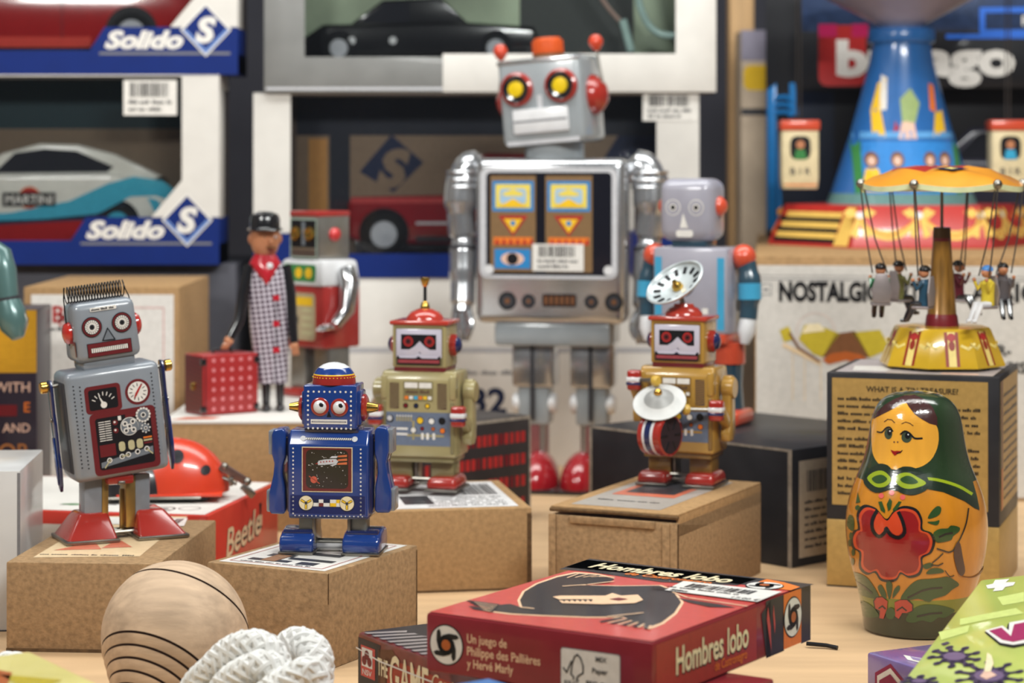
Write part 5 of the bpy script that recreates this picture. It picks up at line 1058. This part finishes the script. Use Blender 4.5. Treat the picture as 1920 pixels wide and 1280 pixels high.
l = px_builder(s); sticker(Dc(l, (0, 0, 0)), w3-106, 294, 102, 60-8, 3, 12); part(l, 'price_sticker', t3, 'white barcode sticker')
gc = at(800, HZ, 1.72)
def deco_s(D): D.rect(-142, 96, 300, 106, ink('rose_highlight_red', (176, 64, 64)), 2); D.rect(-20, 56, 300, 61, ink('silver_ink', (0, 0, 0)), 2); D.rect(-20, 24, 300, 34, dgrey, 2); D.line([(40, 30), (40, 100)], 1.6, maroon_i, 3)
car('model_car', 'dark red saloon car facing left behind the big silver robot', (gc.x, 1.75, z3+.0161), 1.72/F,
    [(-146, 30), (-148, 96), (-140, 108), (60, 112), (330, 108), (336, 60), (326, 18), (-30, 18), (-120, 20)], [(30, 104), (84, 178), (112, 190), (240, 188), (290, 104)], 150, (-80, 250), 38, paint('car_dark_red', (132, 24, 32), .15, .9), (6, 26), deco_s,
    [[(48, 112), (88, 170), (112, 178), (150, 178), (150, 112)], [(160, 112), (160, 178), (236, 176), (272, 112)]])

# grey and white window box on top
Y4 = 1.68; s = Y4/F; g4 = at(495, HZ, Y4); z4 = z3+h3*Y3/F+.0002; w4 = 848; h4 = 330
t4 = thing('toy_vehicle_box', 'grey and white window box at the top, above the big robot', 'toy box', (g4.x, Y4, z4), 0); gbox = mat('mid_grey_card', (126, 126, 124), .5, 0, .1, .1, 40); green_b = mat('sage_reflection_card', (156, 170, 146), .4, 0, 0, .5, 9)  # mottled green backing carries the window's greenish reflections as colour
b = px_builder(s); b.box(0, w4, 128, 134, 0, h4, gbox, 1); b.box(0, w4, 4, 128, 0, 60, gbox, 1); b.box(0, w4, 0, 134, h4-4, h4, gbox, 1); b.box(0, 5, 4, 130, 0, h4, gbox, 1); b.box(w4-5, w4, 4, 130, 0, h4, card_white, 1); D = Dc(b, (0, 127, 0)); D.rect(60, 60, w4-60, h4-6, green_b, 1)
D.rect(480, 60, 700, h4-6, ink('smoke_ink', (62, 66, 64)), 2); part(b, 'tray', t4)
b = px_builder(s); b.prism([(0, 0), (335, 0), (335, 66), (76, 66), (76, h4), (0, h4)], 0, 4, gbox, 'y', 1); b.prism([(335, 0), (w4, 0), (w4, h4), (w4-76, h4), (w4-76, 72), (335, 72)], 0, 4, card_white, 'y', 1); D = Dc(b, (0, 0, 0)); D.rect(4, 4, 335, 9, ink('silver_ink', (0, 0, 0)), 1); part(b, 'front_frame', t4)
b = px_builder(s); b.box(60, w4-60, 5, 6, 62, h4-5, acetate); part(b, 'window_film', t4)
b = px_builder(s); wire_t = mat('pale_cable', (168, 196, 190), .3, 0, .4)
gc = at(760, HZ, 1.75)
car('model_car', 'black model car in shadow behind the film of the top box', (gc.x, 1.75, z4+.0245), 1.75/F,
    [(-190, 10), (240, 10), (250, 40), (240, 66), (90, 76), (-150, 70), (-194, 40)], [(-110, 66), (-40, 118), (70, 122), (130, 66)], 120, (-120, 170), 26, jet, (4, 20), lambda D: [D.disc(x, 40, 7, tin_white, 3, 14) for x in (-96, -20)], [[(-80, 74), (-34, 110), (10, 112), (10, 74)]])
b.tube(sm3([(690, 30, 330), (700, 30, 200), (716, 30, 140), (742, 30, 112), (775, 30, 108)], 8), 7, wire_t, 10); b.tube(sm3([(575, 34, 330), (600, 34, 240), (640, 34, 170), (676, 34, 128)], 8), 4, mat('rosy_cable', (190, 160, 148), .3, .3), 8); b.cyl((674, 34, 138), (690, 34, 78), 8, wire_t, 12); part(b, 'twist_tie', t4, 'pale plastic ties behind the window')

# ---------------------------------------------------------------- big silver robot
silver = mat('silver_plate', (196, 197, 200), .22, .85, .3, .10, 40); silver_g = paint('silver_grey_tin', (150, 156, 160), .25, .5); Yg = 1.575; s = Yg/F; g = at(1048, 915, Yg)
BR = thing('robot_toy', 'large silver tin robot with yellow eyes and two chest windows', 'robot', (g.x, Yg, 0), -12)
b = px_builder(s); b.box(-146, 136, -70, 60, 312, 618, silver, 16, 3); b.box(-112, 108, -60, 54, 270, 314, silver_g, 8, 2)
D = Dc(b, (0, -70, 0)); D.rrect(-136, 396, 122, 600, 14, ink('silver_ink', (0, 0, 0)), 1); D.rrect(-124, 402, 112, 592, 8, ink('chest_black', (26, 26, 34), .12), 2)
gp = ink('bronze_print', (128, 100, 68)); sky = ink('sky_print', (48, 130, 190))
for x0, x1 in ((-116, -30), (-12, 76)):
    D.rect(x0, 408, x1, 586, gp, 3); xm = (x0+x1)/2; D.rect(x0+4, 520, x1-4, 576, sky, 4); D.rect(x0+10, 526, x1-10, 570, ink('lemon_print', (228, 206, 92)), 5); D.rrect(x0+18, 534, x1-18, 562, 6, ink('pale_blue_print', (160, 190, 214)), 6)
    D.poly([(x0+16, 528), (xm, 544), (x1-16, 528)], yellow_i, 7); D.poly([(xm-22, 552), (xm, 562), (xm+22, 552), (xm+14, 548), (xm-14, 548)], ink('lemon_print', (0, 0, 0)), 7)
    D.poly([(xm-28, 512), (xm+28, 512), (xm, 474)], red_i, 4); D.poly([(xm-18, 506), (xm+18, 506), (xm, 480)], yellow_i, 5); D.disc(xm, 498, 5, sky, 6, 12); D.rect(x0+6, 458, x1-6, 472, orange_i, 4)
    for k in range(6): D.poly([(x0+8+13*k, 459), (x0+18+13*k, 459), (x0+13+13*k, 470)], red_i, 5)
D.rect(-108, 414, -40, 450, sky, 4); D.disc(-74, 432, 22, pink_i, 5, 20, 12); D.disc(-74, 432, 11, black, 6)
sticker(D, -36, 410, 96, 50, 8, 21)
for x, r in ((-84, 17), (-44, 13), (74, 13), (116, 17)): D.disc(x, 354, r, black, 2); D.disc(x, 354, r*.72, dgrey, 3); D.disc(x, 354, r*.3, brown, 4, 10)
D.rrect(-18, 344, 46, 368, 4, black, 2)
for k in range(6): D.rect(-14+10*k, 348, -8+10*k, 364, brown, 3)
for x in (-118, 106): D.disc(x, 412, 9, tin_white, 9, 14)
part(b, 'torso', BR)
b = px_builder(s); b.cyl((-8, 0, 612), (-8, 0, 650), 56, silver_g, 32, b=4); part(b, 'neck', BR)
HM = Matrix.Scale(s, 4) @ Matrix.Translation((-12, -6, 722)) @ Matrix.Rotation(rad(-4.5), 4, 'Y') @ Matrix.Rotation(rad(-10), 4, 'Z')
b = MB(HM, .0001/s); b.box(-82, 82, -60, 60, -78, 84, silver_g, 12, 3); b.box(-82, 82, -61, -56, 74, 82, silver, 2); D = Dc(b, (0, -60, 0))
D.rect(-72, -76, 72, -68, ink('silver_ink', (0, 0, 0)), 1); D.rect(-6, -30, 4, 14, ink('silver_ink', (0, 0, 0)), 2); b.box(-56, 54, -66, -58, -56, -10, tin_white, 3)
D = Dc(b, (0, -66, 0)); D.rect(-54, -35, 52, -31, grey, 1); D.rect(-54, -53, 52, -50, ink('silver_ink', (0, 0, 0)), 1); part(b, 'head', BR)
for x in (-44, 44):
    b = MB(HM, .0001/s); T = Matrix.Translation((x, -60, 28)) @ Matrix.Rotation(rad(90), 4, 'X'); b.lathe([(32, 0), (31, 7), (26, 10), (22, 8), (0, 8)], [foot_red, foot_red, jet, jet], 32, T); b.lathe([(15, 8.5), (14, 12), (0, 13)], mat('lamp_yellow', (226, 192, 20), .25, 0, .6), 24, T); part(b, 'eye', BR, 'yellow eye in red and black ring')
b = MB(HM, .0001/s); b.lathe([(30, 84), (30, 92)], brown, 28); pr = [(27, 90), (28, 94), (28, 116), (24, 122), (0, 123)]; b.lathe(pr, mat('cap_orange', (200, 84, 36), .4), 30)
for k in range(24): a = rad(15*k); b.cyl((28*math.cos(a), 28*math.sin(a), 93), (28*math.cos(a), 28*math.sin(a), 116), 1.8, MATS['cap_orange'], 6)
part(b, 'top_button', BR, 'ribbed orange button')
for sx in (-1, 1):
    b = MB(HM, .0001/s); T = Matrix.Translation((sx*80, 4, 8)) @ Matrix.Rotation(rad(90*sx), 4, 'Y'); b.lathe([(38, 0), (38, 6), (30, 18), (16, 28), (0, 31)], foot_red, 30, T); e = part(b, 'ear_cone', BR, 'red ear cone')
    b = MB(HM, .0001/s); b.tube([(sx*106, 0, 10), (sx*100, 0, 50), (sx*96, 0, 92)], 3, steel, 8); b.lathe([(0, 86), (6, 90), (13, 100), (14, 108), (9, 117), (0, 120)], mat('knob_orange_red', (206, 66, 36), .3, 0, .6), 18, Matrix.Translation((sx*96, 0, 0))); part(b, 'aerial', e, 'thin aerial with orange-red bulb')
for sx in (-1, 1):
    b = px_builder(s); x = sx*178-6
    pts = [(sx*140-6, 6, 590), (x-sx*8, 2, 606), (x, -2, 560), (x+sx*2, -4, 500)]; b.tube(sm3([(sx*136-6, 6, 578), (sx*160-6, 4, 604), (x, 0, 578), (x+sx*4, -4, 520), (x, -4, 470)], 6), [22]*6+[30]*6+[34]*6+[27]*6+[22], silver, 20)
    for z in (592, 578, 564): b.tube([(x+30*math.cos(rad(a))*1.08, 34*math.sin(rad(a)), z) for a in range(0, 360, 18)], 3, silver, 6, closed=True)
    a_ = part(b, 'arm', BR); b = px_builder(s); b.tube(sm3([(x, -4, 472), (x-sx*2, -10, 420), (x-sx*4, -22, 360), (x-sx*4, -30, 330)], 6), [22]*3+[27]*6+[24]*6+[19]*4, silver, 20); b.tube([(x-sx*2, -10, 452), (x-sx*2, -11, 446)], 27, dgrey, 16); f_ = part(b, 'forearm', a_)
    b = px_builder(s)
    for k in (-1, 0, 1): b.tube(sm3([(x-sx*4+11*k, -32, 336), (x-sx*5+13*k, -36, 304), (x-sx*6+9*k, -36, 276)], 4), [8]*4+[8]*3+[5]*2, silver, 10)
    b.tube(sm3([(x-sx*18, -36, 332), (x-sx*26, -46, 308), (x-sx*20, -50, 286)], 4), [7]*4+[6]*3+[4]*2, silver, 8); part(b, 'hand', f_)
for x, xf in ((-44, -34), (66, 46)):
    b = px_builder(s); b.box(x-40, x+40, -34, 34, 190, 276, silver, 8, 2); b.box(x-30, x+30, -26, 26, 120, 195, silver_g, 6)
    b.cyl((x-42, -6, 160), (x+42, -6, 160), 19, tin_white, 22, b=4); b.box(x-4, x+4, -36, -26, 130, 270, dgrey, 2); b.box(x-22, x+22, -20, 20, 60, 124, mat('rose_reflection_tin', (150, 92, 92), .3, .3), 3); b.cyl((x-16, -18, 50), (x-16, -18, 124), 6, silver, 10); b.cyl((x+16, -18, 50), (x+16, -18, 124), 6, silver, 10); l_ = part(b, 'leg', BR)  # lower leg block coloured to stand in for a reddish reflection
    b = px_builder(s); b.box(xf-40, xf+40, -92, 52, 0, 8, jet, 2); b.ball((xf, -18, 6), (39, 72, 66), paint('foot_cherry', (156, 20, 30), .2, .8), 28, z0=0); part(b, 'foot', BR, 'glossy cherry red foot')

# ---- lilac grey robot on the black box
lg = paint('lilac_grey_tin', (158, 156, 168), .3, .5); tealr = paint('petrol_tin', (44, 72, 88), .25, .6); oran = paint('vermilion_tin', (206, 78, 50), .28, .5); aqua = paint('aqua_tin', (66, 160, 200), .28, .5)
Yl = 1.40; s = Yl/F; g = at(1311, 790, Yl)
LR = thing('robot_toy', 'lilac grey tin robot with rounded head behind the drummer robot', 'robot', (g.x, Yl, .0671), -26)
b = px_builder(s); b.box(-74, 74, -48, 48, 168, 328, lg, 6, 2); b.box(-70, 70, -46, 46, 150, 172, oran, 4)
D = Dc(b, (0, -48, 0)); D.rect(-70, 176, -56, 310, aqua, 1); D.rect(54, 176, 68, 310, aqua, 1); D.disc(-16, 262, 26, black, 1); D.disc(-16, 262, 20, navy_i, 2); D.disc(-16, 270, 12, ink('silver_ink', (0, 0, 0)), 3)
for k in range(4): D.rect(-30+18*k, 186, -18+18*k, 216, white, 1)
D = Dc(b, (74, 0, 0), (0, 1, 0)); D.disc(10, 220, 12, black, 1); part(b, 'body', LR)
b = px_builder(s); b.box(-44, 24, -30, 30, 326, 342, tealr, 3); b.box(-66, 40, -44, 44, 338, 456, lg, 22, 4); D = Dc(b, (-13, -44, 0))
for x in (-22, 24): D.disc(x, 402, 15, white, 1, 26); D.disc(x, 402, 13.4, lg, 2, 26); D.disc(x, 402, 7, white, 3); D.disc(x, 402, 4.6, black, 4)
D.poly([(-2, 392), (8, 364), (-8, 364)], white, 1); D.rrect(-16, 347, 18, 360, 5, white, 1); part(b, 'head', LR)
for sx in (-1, 1):
    b = px_builder(s); T = Matrix.Translation((sx*52-13, 0, 404)) @ Matrix.Rotation(rad(90*sx), 4, 'Y'); b.lathe([(19, 0), (18, 6), (10, 14), (0, 16)], oran, 22, T); part(b, 'ear_cap', LR, 'vermilion ear cap')
for sx in (-1, 1):
    b = px_builder(s); b.ball((sx*88, 0, 310), 24, oran, 20); a = part(b, 'shoulder', LR, 'vermilion shoulder ball'); b = px_builder(s)
    b.tube(sm3([(sx*94, 0, 300), (sx*102, -2, 256), (sx*100, -8, 196)], 6), [18]*4+[21]*5+[17]*4, tealr, 16); b.tube([(sx*101, -3, 262), (sx*102, -4, 232)], 22, aqua, 16); b.tube([(sx*100, -8, 196), (sx*98, -14, 172), (sx*96, -18, 150)], [16, 17, 8], tin_white, 14); part(b, 'arm', a, 'petrol arm with aqua band')
for x in (-48, 60):
    b = px_builder(s); b.cyl((x, 0, 112), (x, 0, 152), 30, oran, 20); b.tube([(x, 0, 116), (x, 0, 70), (x, 0, 20)], [26, 24, 28], tealr, 18); l_ = part(b, 'leg', LR); b = px_builder(s); b.box(x-32, x+38, -62, 34, 0, 28, oran, 8, 3); part(b, 'foot', l_, 'vermilion foot')

# ---------------------------------------------------------------- small flying-chair carousel
gc2 = Vector((gl[0], gl[1], .1158)); Yk = gl[1]+.002; s = Yk/F; g = at(1766, 690, Yk)
CR = thing('carousel_toy', 'small yellow tin flying chair carousel on the gold box', 'toy ride', (g.x, Yk, .1159), 0)
cy1 = paint('carousel_yellow', (206, 166, 34), .25, .6); cy2 = ink('carousel_cream', (228, 206, 120)); mast = mat('mast_bronze', (136, 96, 36), .3, .3, .4, .35, 60, 0, None, .5, (8, 8, 1))
b = px_builder(s); b.lathe([(118, 6), (118, 10), (92, 72), (88, 77), (0, 78)], cy1, 8, Matrix.Rotation(rad(22.5), 4, 'Z'))
for k in range(8):
    a = 45*k-90; R_ = Matrix.Rotation(rad(a+90), 4, 'Z'); n0 = R_ @ Vector((0, -118*.9239, 10)); n1 = R_ @ Vector((0, -92*.9239, 72)); D = Dc(b, n0, R_ @ Vector((1, 0, 0)), n1-n0)
    D.rect(-13, 0, -7, 66, ink('rust_red_ink', (140, 44, 26)), 1); D.rect(7, 0, 13, 66, ink('rust_red_ink', (0, 0, 0)), 1); D.rect(-7, 0, 7, 66, cy2, 1); D.disc(0, 56, 8, red_i, 2, 12); D.disc(0, 40, 6, ink('rust_red_ink', (0, 0, 0)), 2, 10, 10); D.line([(-44, 44), (-30, 34), (-18, 40)], 5, cy2, 1); D.line([(18, 40), (30, 34), (42, 44)], 5, cy2, 1)
for x, y in ((-70, -60), (70, -60), (0, 80), (-90, 40), (90, 40)): b.cyl((x, y, 0), (x, y, 8), 7, jet, 10)
part(b, 'base', CR)
b = px_builder(s); b.lathe([(32, 76), (31, 82), (29, 96), (27, 100), (17, 236), (17, 242), (16, 262), (0, 263)], [maroon_i, maroon_i, maroon_i, mast, oxblood, ink('dark_bronze_ink', (70, 50, 24)), jet], 26); b.cyl((0, 0, 260), (0, 0, 352), 3, steel, 10); part(b, 'mast', CR)
b = px_builder(s); N = 72; vs, fs, ms = [(0, 0, 376)], [], []; amber = paint('canopy_amber', (222, 146, 40), .3, .5); crimson = paint('canopy_red', (170, 46, 36), .3, .5)
rings = [(.34, 372, 1), (.62, 366, 1), (.86, 357, .9), (1.0, 346, 0), (1.0, 336, 0)]
for f_, z, _ in rings:
    for i in range(N):
        a = 2*math.pi*i/N; ph = (i % 12)/12; lob = math.sin(math.pi*ph); rr = 150*f_*(math.cos(rad(30))/math.cos(rad(30)-0+0 if False else (ph*60-30)*math.pi/180)*.5+.5+.06*lob); vs.append((rr*math.cos(a), rr*math.sin(a), z-(7*lob if f_ >= .86 else 0)+(6*lob if f_ < .8 else 0)))
for i in range(N): fs.append((0, 1+i, 1+(i+1) % N)); ms.append(crimson)
for j in range(len(rings)-1):
    for i in range(N): fs.append((1+j*N+i, 1+j*N+(i+1) % N, 1+(j+1)*N+(i+1) % N, 1+(j+1)*N+i)); ms.append([crimson if (i // 6) % 2 else amber, amber, amber, mat('pale_green_rim', (206, 210, 166), .3)][j])
fs.append(tuple(range(1+4*N, 1+5*N))); ms.append(MATS['pale_green_rim']); b.add(vs, fs, ms)
for k in range(6): a = rad(60*k); b.ball((152*math.cos(a), 152*math.sin(a), 344), 9, steel, 12)
D = Dc(b, (0, -88, 372), (1, 0, 0), (0, .93, .17)); D.poly([(-34, 0), (0, -18), (34, 0), (0, 16)], navy_i, 3); D.poly([(-14, 0), (-4, -4), (0, -10), (4, -4), (14, 0), (4, 4), (0, 10), (-4, 4)], cy2, 4); part(b, 'canopy', CR, 'amber and red scalloped canopy')
riders = [(('yellow', (214, 190, 60)), ('cap_blue', (80, 140, 210))), (('grey', (90, 84, 86)), ('k', (30, 26, 26))), (('maroon', (90, 28, 40)), ('k', (30, 26, 26))), (('green', (40, 116, 76)), ('k', (30, 26, 26))), (('petrol', (40, 74, 96)), ('k', (30, 26, 26))), (('olive', (120, 120, 70)), ('k', (30, 26, 26)))]
for k, a in enumerate((300, 0, 60, 180, 240, 120)):
    ar = rad(a); top = Vector((150*math.cos(ar), 150*math.sin(ar), 342)); st = Vector((116*math.cos(ar), 116*math.sin(ar), 116)); tg = Vector((-math.sin(ar), math.cos(ar), 0)); tg = -tg
    rd_ = Vector((math.cos(ar), math.sin(ar), 0)); b = px_builder(s)
    for sg in (-1, 1): b.tube([top+rd_*sg*3, (top+st)/2+rd_*sg*8+Vector((0, 0, 10)), st+rd_*sg*14+Vector((0, 0, 60))], 1.5, mat('chain_steel', (90, 84, 80), .4, .7), 5)
    Ts = Matrix((tg, rd_, Vector((0, 0, 1)))).transposed().to_4x4(); Ts.translation = st
    b.box(-20, 12, -17, 17, 0, 5, mat('seat_tin', (150, 140, 140), .4, .4), 1.5, T=Ts); b.prism([(-15, 5), (15, 5), (19, 30), (10, 60), (-10, 60), (-19, 30)], -22, -19, MATS['seat_tin'], 'x', 1, T=Ts); w_ = part(b, 'swing_seat', CR)
    cm = paint('rider_'+riders[k][0][0], riders[k][0][1], .35, .4); hm = paint('rider_hat_'+riders[k][1][0], riders[k][1][1], .35, .4); b = px_builder(s)
    Tb = lambda p: tuple(Ts @ Vector(p)); b.tube([Tb((-8, 0, 6)), Tb((-9, 0, 24)), Tb((-9, 0, 46)), Tb((-8, 0, 54))], [13, 12, 13, 6], cm, 12); b.ball(Tb((-6, 0, 66)), 10, skin, 14); b.ball(Tb((-8, 0, 71)), (11, 11, 9), hm, 14, z0=-.2); b.ball(Tb((4, 0, 65)), 2.6, skin, 8)
    for sy in (-7, 7): b.tube([Tb((-6, sy, 8)), Tb((14, sy, 8)), Tb((24, sy, -14)), Tb((28, sy, -22)), Tb((36, sy, -22))], [7, 6.5, 5, 4.5, 3.5], jet if k != 0 else tin_white, 8)
    for sy in (-12, 12): b.tube([Tb((-8, sy, 48)), Tb((2, sy*1.3, 36)), Tb((8, sy*1.4, 50))], [4.5, 4, 3], cm, 8); b.ball(Tb((9, sy*1.4, 53)), 3.6, skin, 8)
    part(b, 'rider', w_, 'seated tin rider')

# ---------------------------------------------------------------- tall tin tower ride
Yw = 1.745; s = Yw/F; g = at(1690, 468, Yw)
TW = thing('tower_ride_toy', 'tall blue tin tower ride with red garlanded base and hanging cabins', 'toy ride', (g.x, Yw, .1651), 0)
tr = paint('tower_red', (190, 48, 40), .3, .5); tb_ = paint('tower_blue', (38, 100, 168), .3, .5); ygar = ink('garland_yellow', (232, 190, 96)); T8 = Matrix.Rotation(rad(30), 4, 'Z')
b = px_builder(s); rb = 250; rt = 216; hb_ = 76; b.lathe([(rb, 0), (rb, 3), (rt, hb_), (0, hb_+1)], tr, 6, T8 @ Matrix.Rotation(rad(30), 4, 'Z'))
for k in range(6):
    R_ = Matrix.Rotation(rad(60*k), 4, 'Z'); n0 = R_ @ Vector((0, -rb*.866, 3)); n1 = R_ @ Vector((0, -rt*.866, hb_)); D = Dc(b, n0, R_ @ Vector((1, 0, 0)), n1-n0)
    if k == 5:
        for z in (4, 24, 44): D.rect(-112, z, 70, z+11, black, 1); D.rect(-108+z*.3, z+9, 70, z+20, ygar, 2)
        D.poly([(70, 0), (112, 0), (104, 74), (78, 74)], ygar, 3)
    else:
        for x0 in (-116, 4):
            top_ = sm([(x0, 66), (x0+22, 40), (x0+56, 30), (x0+90, 40), (x0+112, 66)], 4, False); bot = sm([(x0+112, 52), (x0+90, 24), (x0+56, 12), (x0+22, 24), (x0, 52)], 4, False); D.poly(top_+bot, ygar, 1); D.line(sm([(x0+6, 52), (x0+56, 20), (x0+106, 52)], 4, False), 2.5, orange_i, 2)
        for x0 in (-2, -108, 108):
            for sg in (-1, 1): D.poly([(x0, 60), (x0+sg*14, 74), (x0+sg*30, 66), (x0+sg*18, 54)], ygar, 2); D.poly([(x0, 58), (x0+sg*6, 56), (x0+sg*20, 22), (x0+sg*6, 16)], ygar, 2)
            D.disc(x0, 60, 7, tin_white, 3, 12)
D = Dc(b, (0, 0, 0)); part(b, 'base', TW)
b = px_builder(s); tp = [(140, hb_), (132, hb_+20), (96, hb_+130), (62, 330), (54, 372), (54, 376)]; pt = ink('sea_green_ink', (96, 136, 132)); b.lathe(tp, [pt, tb_, tb_, tb_, tb_], 40)
def cone_fn(x, y, L):
    for (r0_, z0_), (r1_, z1_) in zip(tp, tp[1:]):
        if z0_ <= y <= z1_: r = r0_+(r1_-r0_)*(y-z0_)/(z1_-z0_)+L; break
    else: r = 54+L
    xc = max(-r*.99, min(r*.99, x)); return Vector((xc, -math.sqrt(r*r-xc*xc), y))
D = Dc(b, (0, 0, 0), fn=cone_fn, tol=22)
D.rect(-94, hb_+20, 94, hb_+116, ink('azure_ink', (52, 132, 206)), 1); D.rect(-96, hb_+122, 96, hb_+134, ink('light_azure_ink', (96, 160, 216)), 2); D.rect(-100, hb_+20, -86, hb_+118, green_i, 2); D.rect(84, hb_+20, 98, hb_+118, green_i, 2)
for x, c1 in ((-70, yellow_i), (-26, ink('plum_ink', (120, 40, 80))), (34, green_i), (64, cyan_i)): D.disc(x, hb_+82, 12, brown, 3, 14, 15); D.disc(x, hb_+80, 7, pink_i, 4, 12, 9); D.poly([(x-20, hb_+24), (x+20, hb_+24), (x+10, hb_+66), (x-10, hb_+66)], c1, 3)
for pts, c1 in (([(-66, 208), (-44, 200), (-50, 250), (-38, 310), (-52, 300), (-66, 250)], yellow_i), ([(-52, 250), (-40, 250), (-36, 310), (-46, 316)], white), ([(44, 200), (70, 210), (66, 250), (50, 246)], yellow_i), ([(40, 250), (52, 246), (50, 296), (40, 300)], orange_i), ([(-22, 196), (12, 196), (8, 226), (-14, 230)], pink_i), ([(-14, 226), (10, 226), (20, 262), (4, 290), (-16, 270)], ink('pistachio_ink', (150, 170, 110))), ([(-30, 208), (-20, 214), (-26, 230)], red_i)): D.poly(pts, c1, 2)
part(b, 'tower', TW, 'blue tower painted with figures')
b = px_builder(s); b.lathe([(60, 376), (62, 380), (62, 398), (58, 404), (0, 404)], tb_, 32); part(b, 'collar', TW)
b = px_builder(s); greyc = paint('canopy_mauve_grey', (160, 160, 182), .35, .4); b.lathe([(34, 402), (42, 410), (150, 466), (206, 488), (210, 496), (100, 524), (0, 532)], greyc, 48); part(b, 'canopy', TW, 'mauve grey cone canopy')
for k, a in enumerate((186, 354, 90)):
    ar = rad(a); x, y = 196*math.cos(ar), 196*math.sin(ar); b = px_builder(s); zb = 104 if k < 2 else 150; cr = mat('cabin_cream', (216, 200, 160), .4)
    for dx in (-4, 4): b.tube([(x+dx, y, zb+128), (x+dx, y, 486)], 1.4, MATS['chain_steel'], 5)
    b.prism([(-32, 0), (32, 0), (34, 20), (34, 108), (-34, 108), (-34, 20)], y-24, y+24, cr, 'y', 2, T=Matrix.Translation((x, 0, zb))); D = Dc(b, (x, y-24, zb)); D.rrect(-19, 54, 19, 98, 12, black, 1); D.rect(-30, 6, 30, 9, orange_i, 1)
    for q in (-14, 0, 14): D.text('BIR'[(q+14)//14], q, 26, 13, dgrey, 1, bold=.02, align='c')
    D.disc(0, 82, 8, skin, 2, 14); D.poly([(-12, 55), (12, 55), (8, 73), (-8, 73)], (green_i, cyan_i, maroon_i)[k], 2); g_ = part(b, 'cabin', TW, 'cream cabin on a string')
    b = px_builder(s); b.box(x-37, x+37, y-27, y+27, zb+108, zb+128, oran, 4, 2); part(b, 'cabin_roof', g_, 'vermilion roof')

# ---------------------------------------------------------------- black and blue car box behind the tower
Yb2 = 1.885; s = Yb2/F; g = at(1440, HZ, Yb2); th = rad(-6.5)
BB = thing('model_car_box', 'black and blue window box with dark car behind the tower ride', 'toy box', (g.x, Yb2, .1651), -4); carbon = mat('carbon_navy', (44, 60, 92), .35, 0, .3, .25, 120); nbk = mat('soft_black_card', (26, 26, 30), .4, 0, .2)
b = px_builder(s); b.box(0, 620, 96, 100, 0, 470, nbk, 1); b.box(0, 620, 3, 96, 0, 16, nbk, 1); b.prism([(0, 3), (0, 278), (16, 290), (16, 3)], 4, 96, ink('cyan_blue_card', (24, 118, 186)), 'y', 1); D = Dc(b, (0, 95, 0)); D.rect(18, 20, 130, 276, ink('navy_print', (22, 30, 48)), 1); part(b, 'tray', BB)
b = px_builder(s); b.box(60, 620, 0, 3, 280, 386, nbk, .5); b.box(60, 620, 0, 3, 386, 470, carbon, .5); b.prism([(18, 16), (26, 60), (18, 200)], 0, 3, ink('cyan_blue_card', (0, 0, 0)), 'y'); D = Dc(b, (0, 0, 0))
D.rrect(94, 284, 182, 398, 16, red_i, 2); D.rect(94, 330, 128, 400, red_i, 2); D.rect(156, 376, 186, 400, ink('rose_card', (176, 30, 84)), 3); D.rect(94, 376, 128, 400, ink('rose_card', (0, 0, 0)), 3)
D.text('burago', 127, 306, 62, white, 5, w=330, bold=.05); D.rect(330, 372, 620, 380, ink('bright_blue_ink', (50, 110, 214)), 3); D.frame(392, 378, 620, 430, 10, ink('bright_blue_ink', (0, 0, 0)), 3); D.text('Rena', 470, 396, 18, white, 4, bold=.02); part(b, 'front_print', BB)
b = px_builder(s); b.prism([(40, 230), (56, 230), (50, 290), (40, 290)], -2, 1, ink('cyan_blue_card', (0, 0, 0)), 'y')
for k in range(3): b.tube([(14, -1, 262-14*k), (34, -1, 264-14*k), (44, -1, 256-14*k)], 4, ink('cyan_blue_card', (0, 0, 0)), 6)
part(b, 'side_ornament', BB)
gd_ = at(1800, HZ, 1.935)
car('model_car', 'dark slate model car in the black and blue box', (gd_.x, 1.925, .1651+16*s), 1.935/F, [(-150, 20), (-146, 60), (-120, 96), (-40, 128), (260, 120), (300, 70), (296, 16), (-130, 14)], [(-60, 120), (10, 186), (180, 196), (250, 112)], 70, (-70, 200), 34, paint('slate_car', (56, 54, 70), .2, .8), (6, 26), lambda D: D.rect(-150, 36, 296, 42, navy_i, 3), [[(-20, 128), (24, 176), (100, 182), (100, 128)]])

# ---------------------------------------------------------------- things at the far back
mb = MB(); p0, p1 = at(1366, 460, 2.06), at(1412, 300, 2.06); mb.box(p0.x, p1.x, 2.05, 2.08, 0, .62, wood_m, .002); struct(mb.build('trim_1'))
pc = Carton((at(1420, 300, 2.0).x, 2.0, 0), 0, (.034, .05, .345), mat('buff_card', (188, 168, 146), .6, 0, 0, .25, 14), .001); D = pc.front; D.rrect(.002, .292, .033, .314, .006, yellow_i, 1); D.rect(.0, .318, .034, .345, ink('mauve_grey_ink', (140, 134, 150)), 1); D.rect(.0, .270, .034, .276, dgrey, 1)
pc.solo('printed_box', 'tall buff box with yellow oval beside the black and blue car box', 'box')
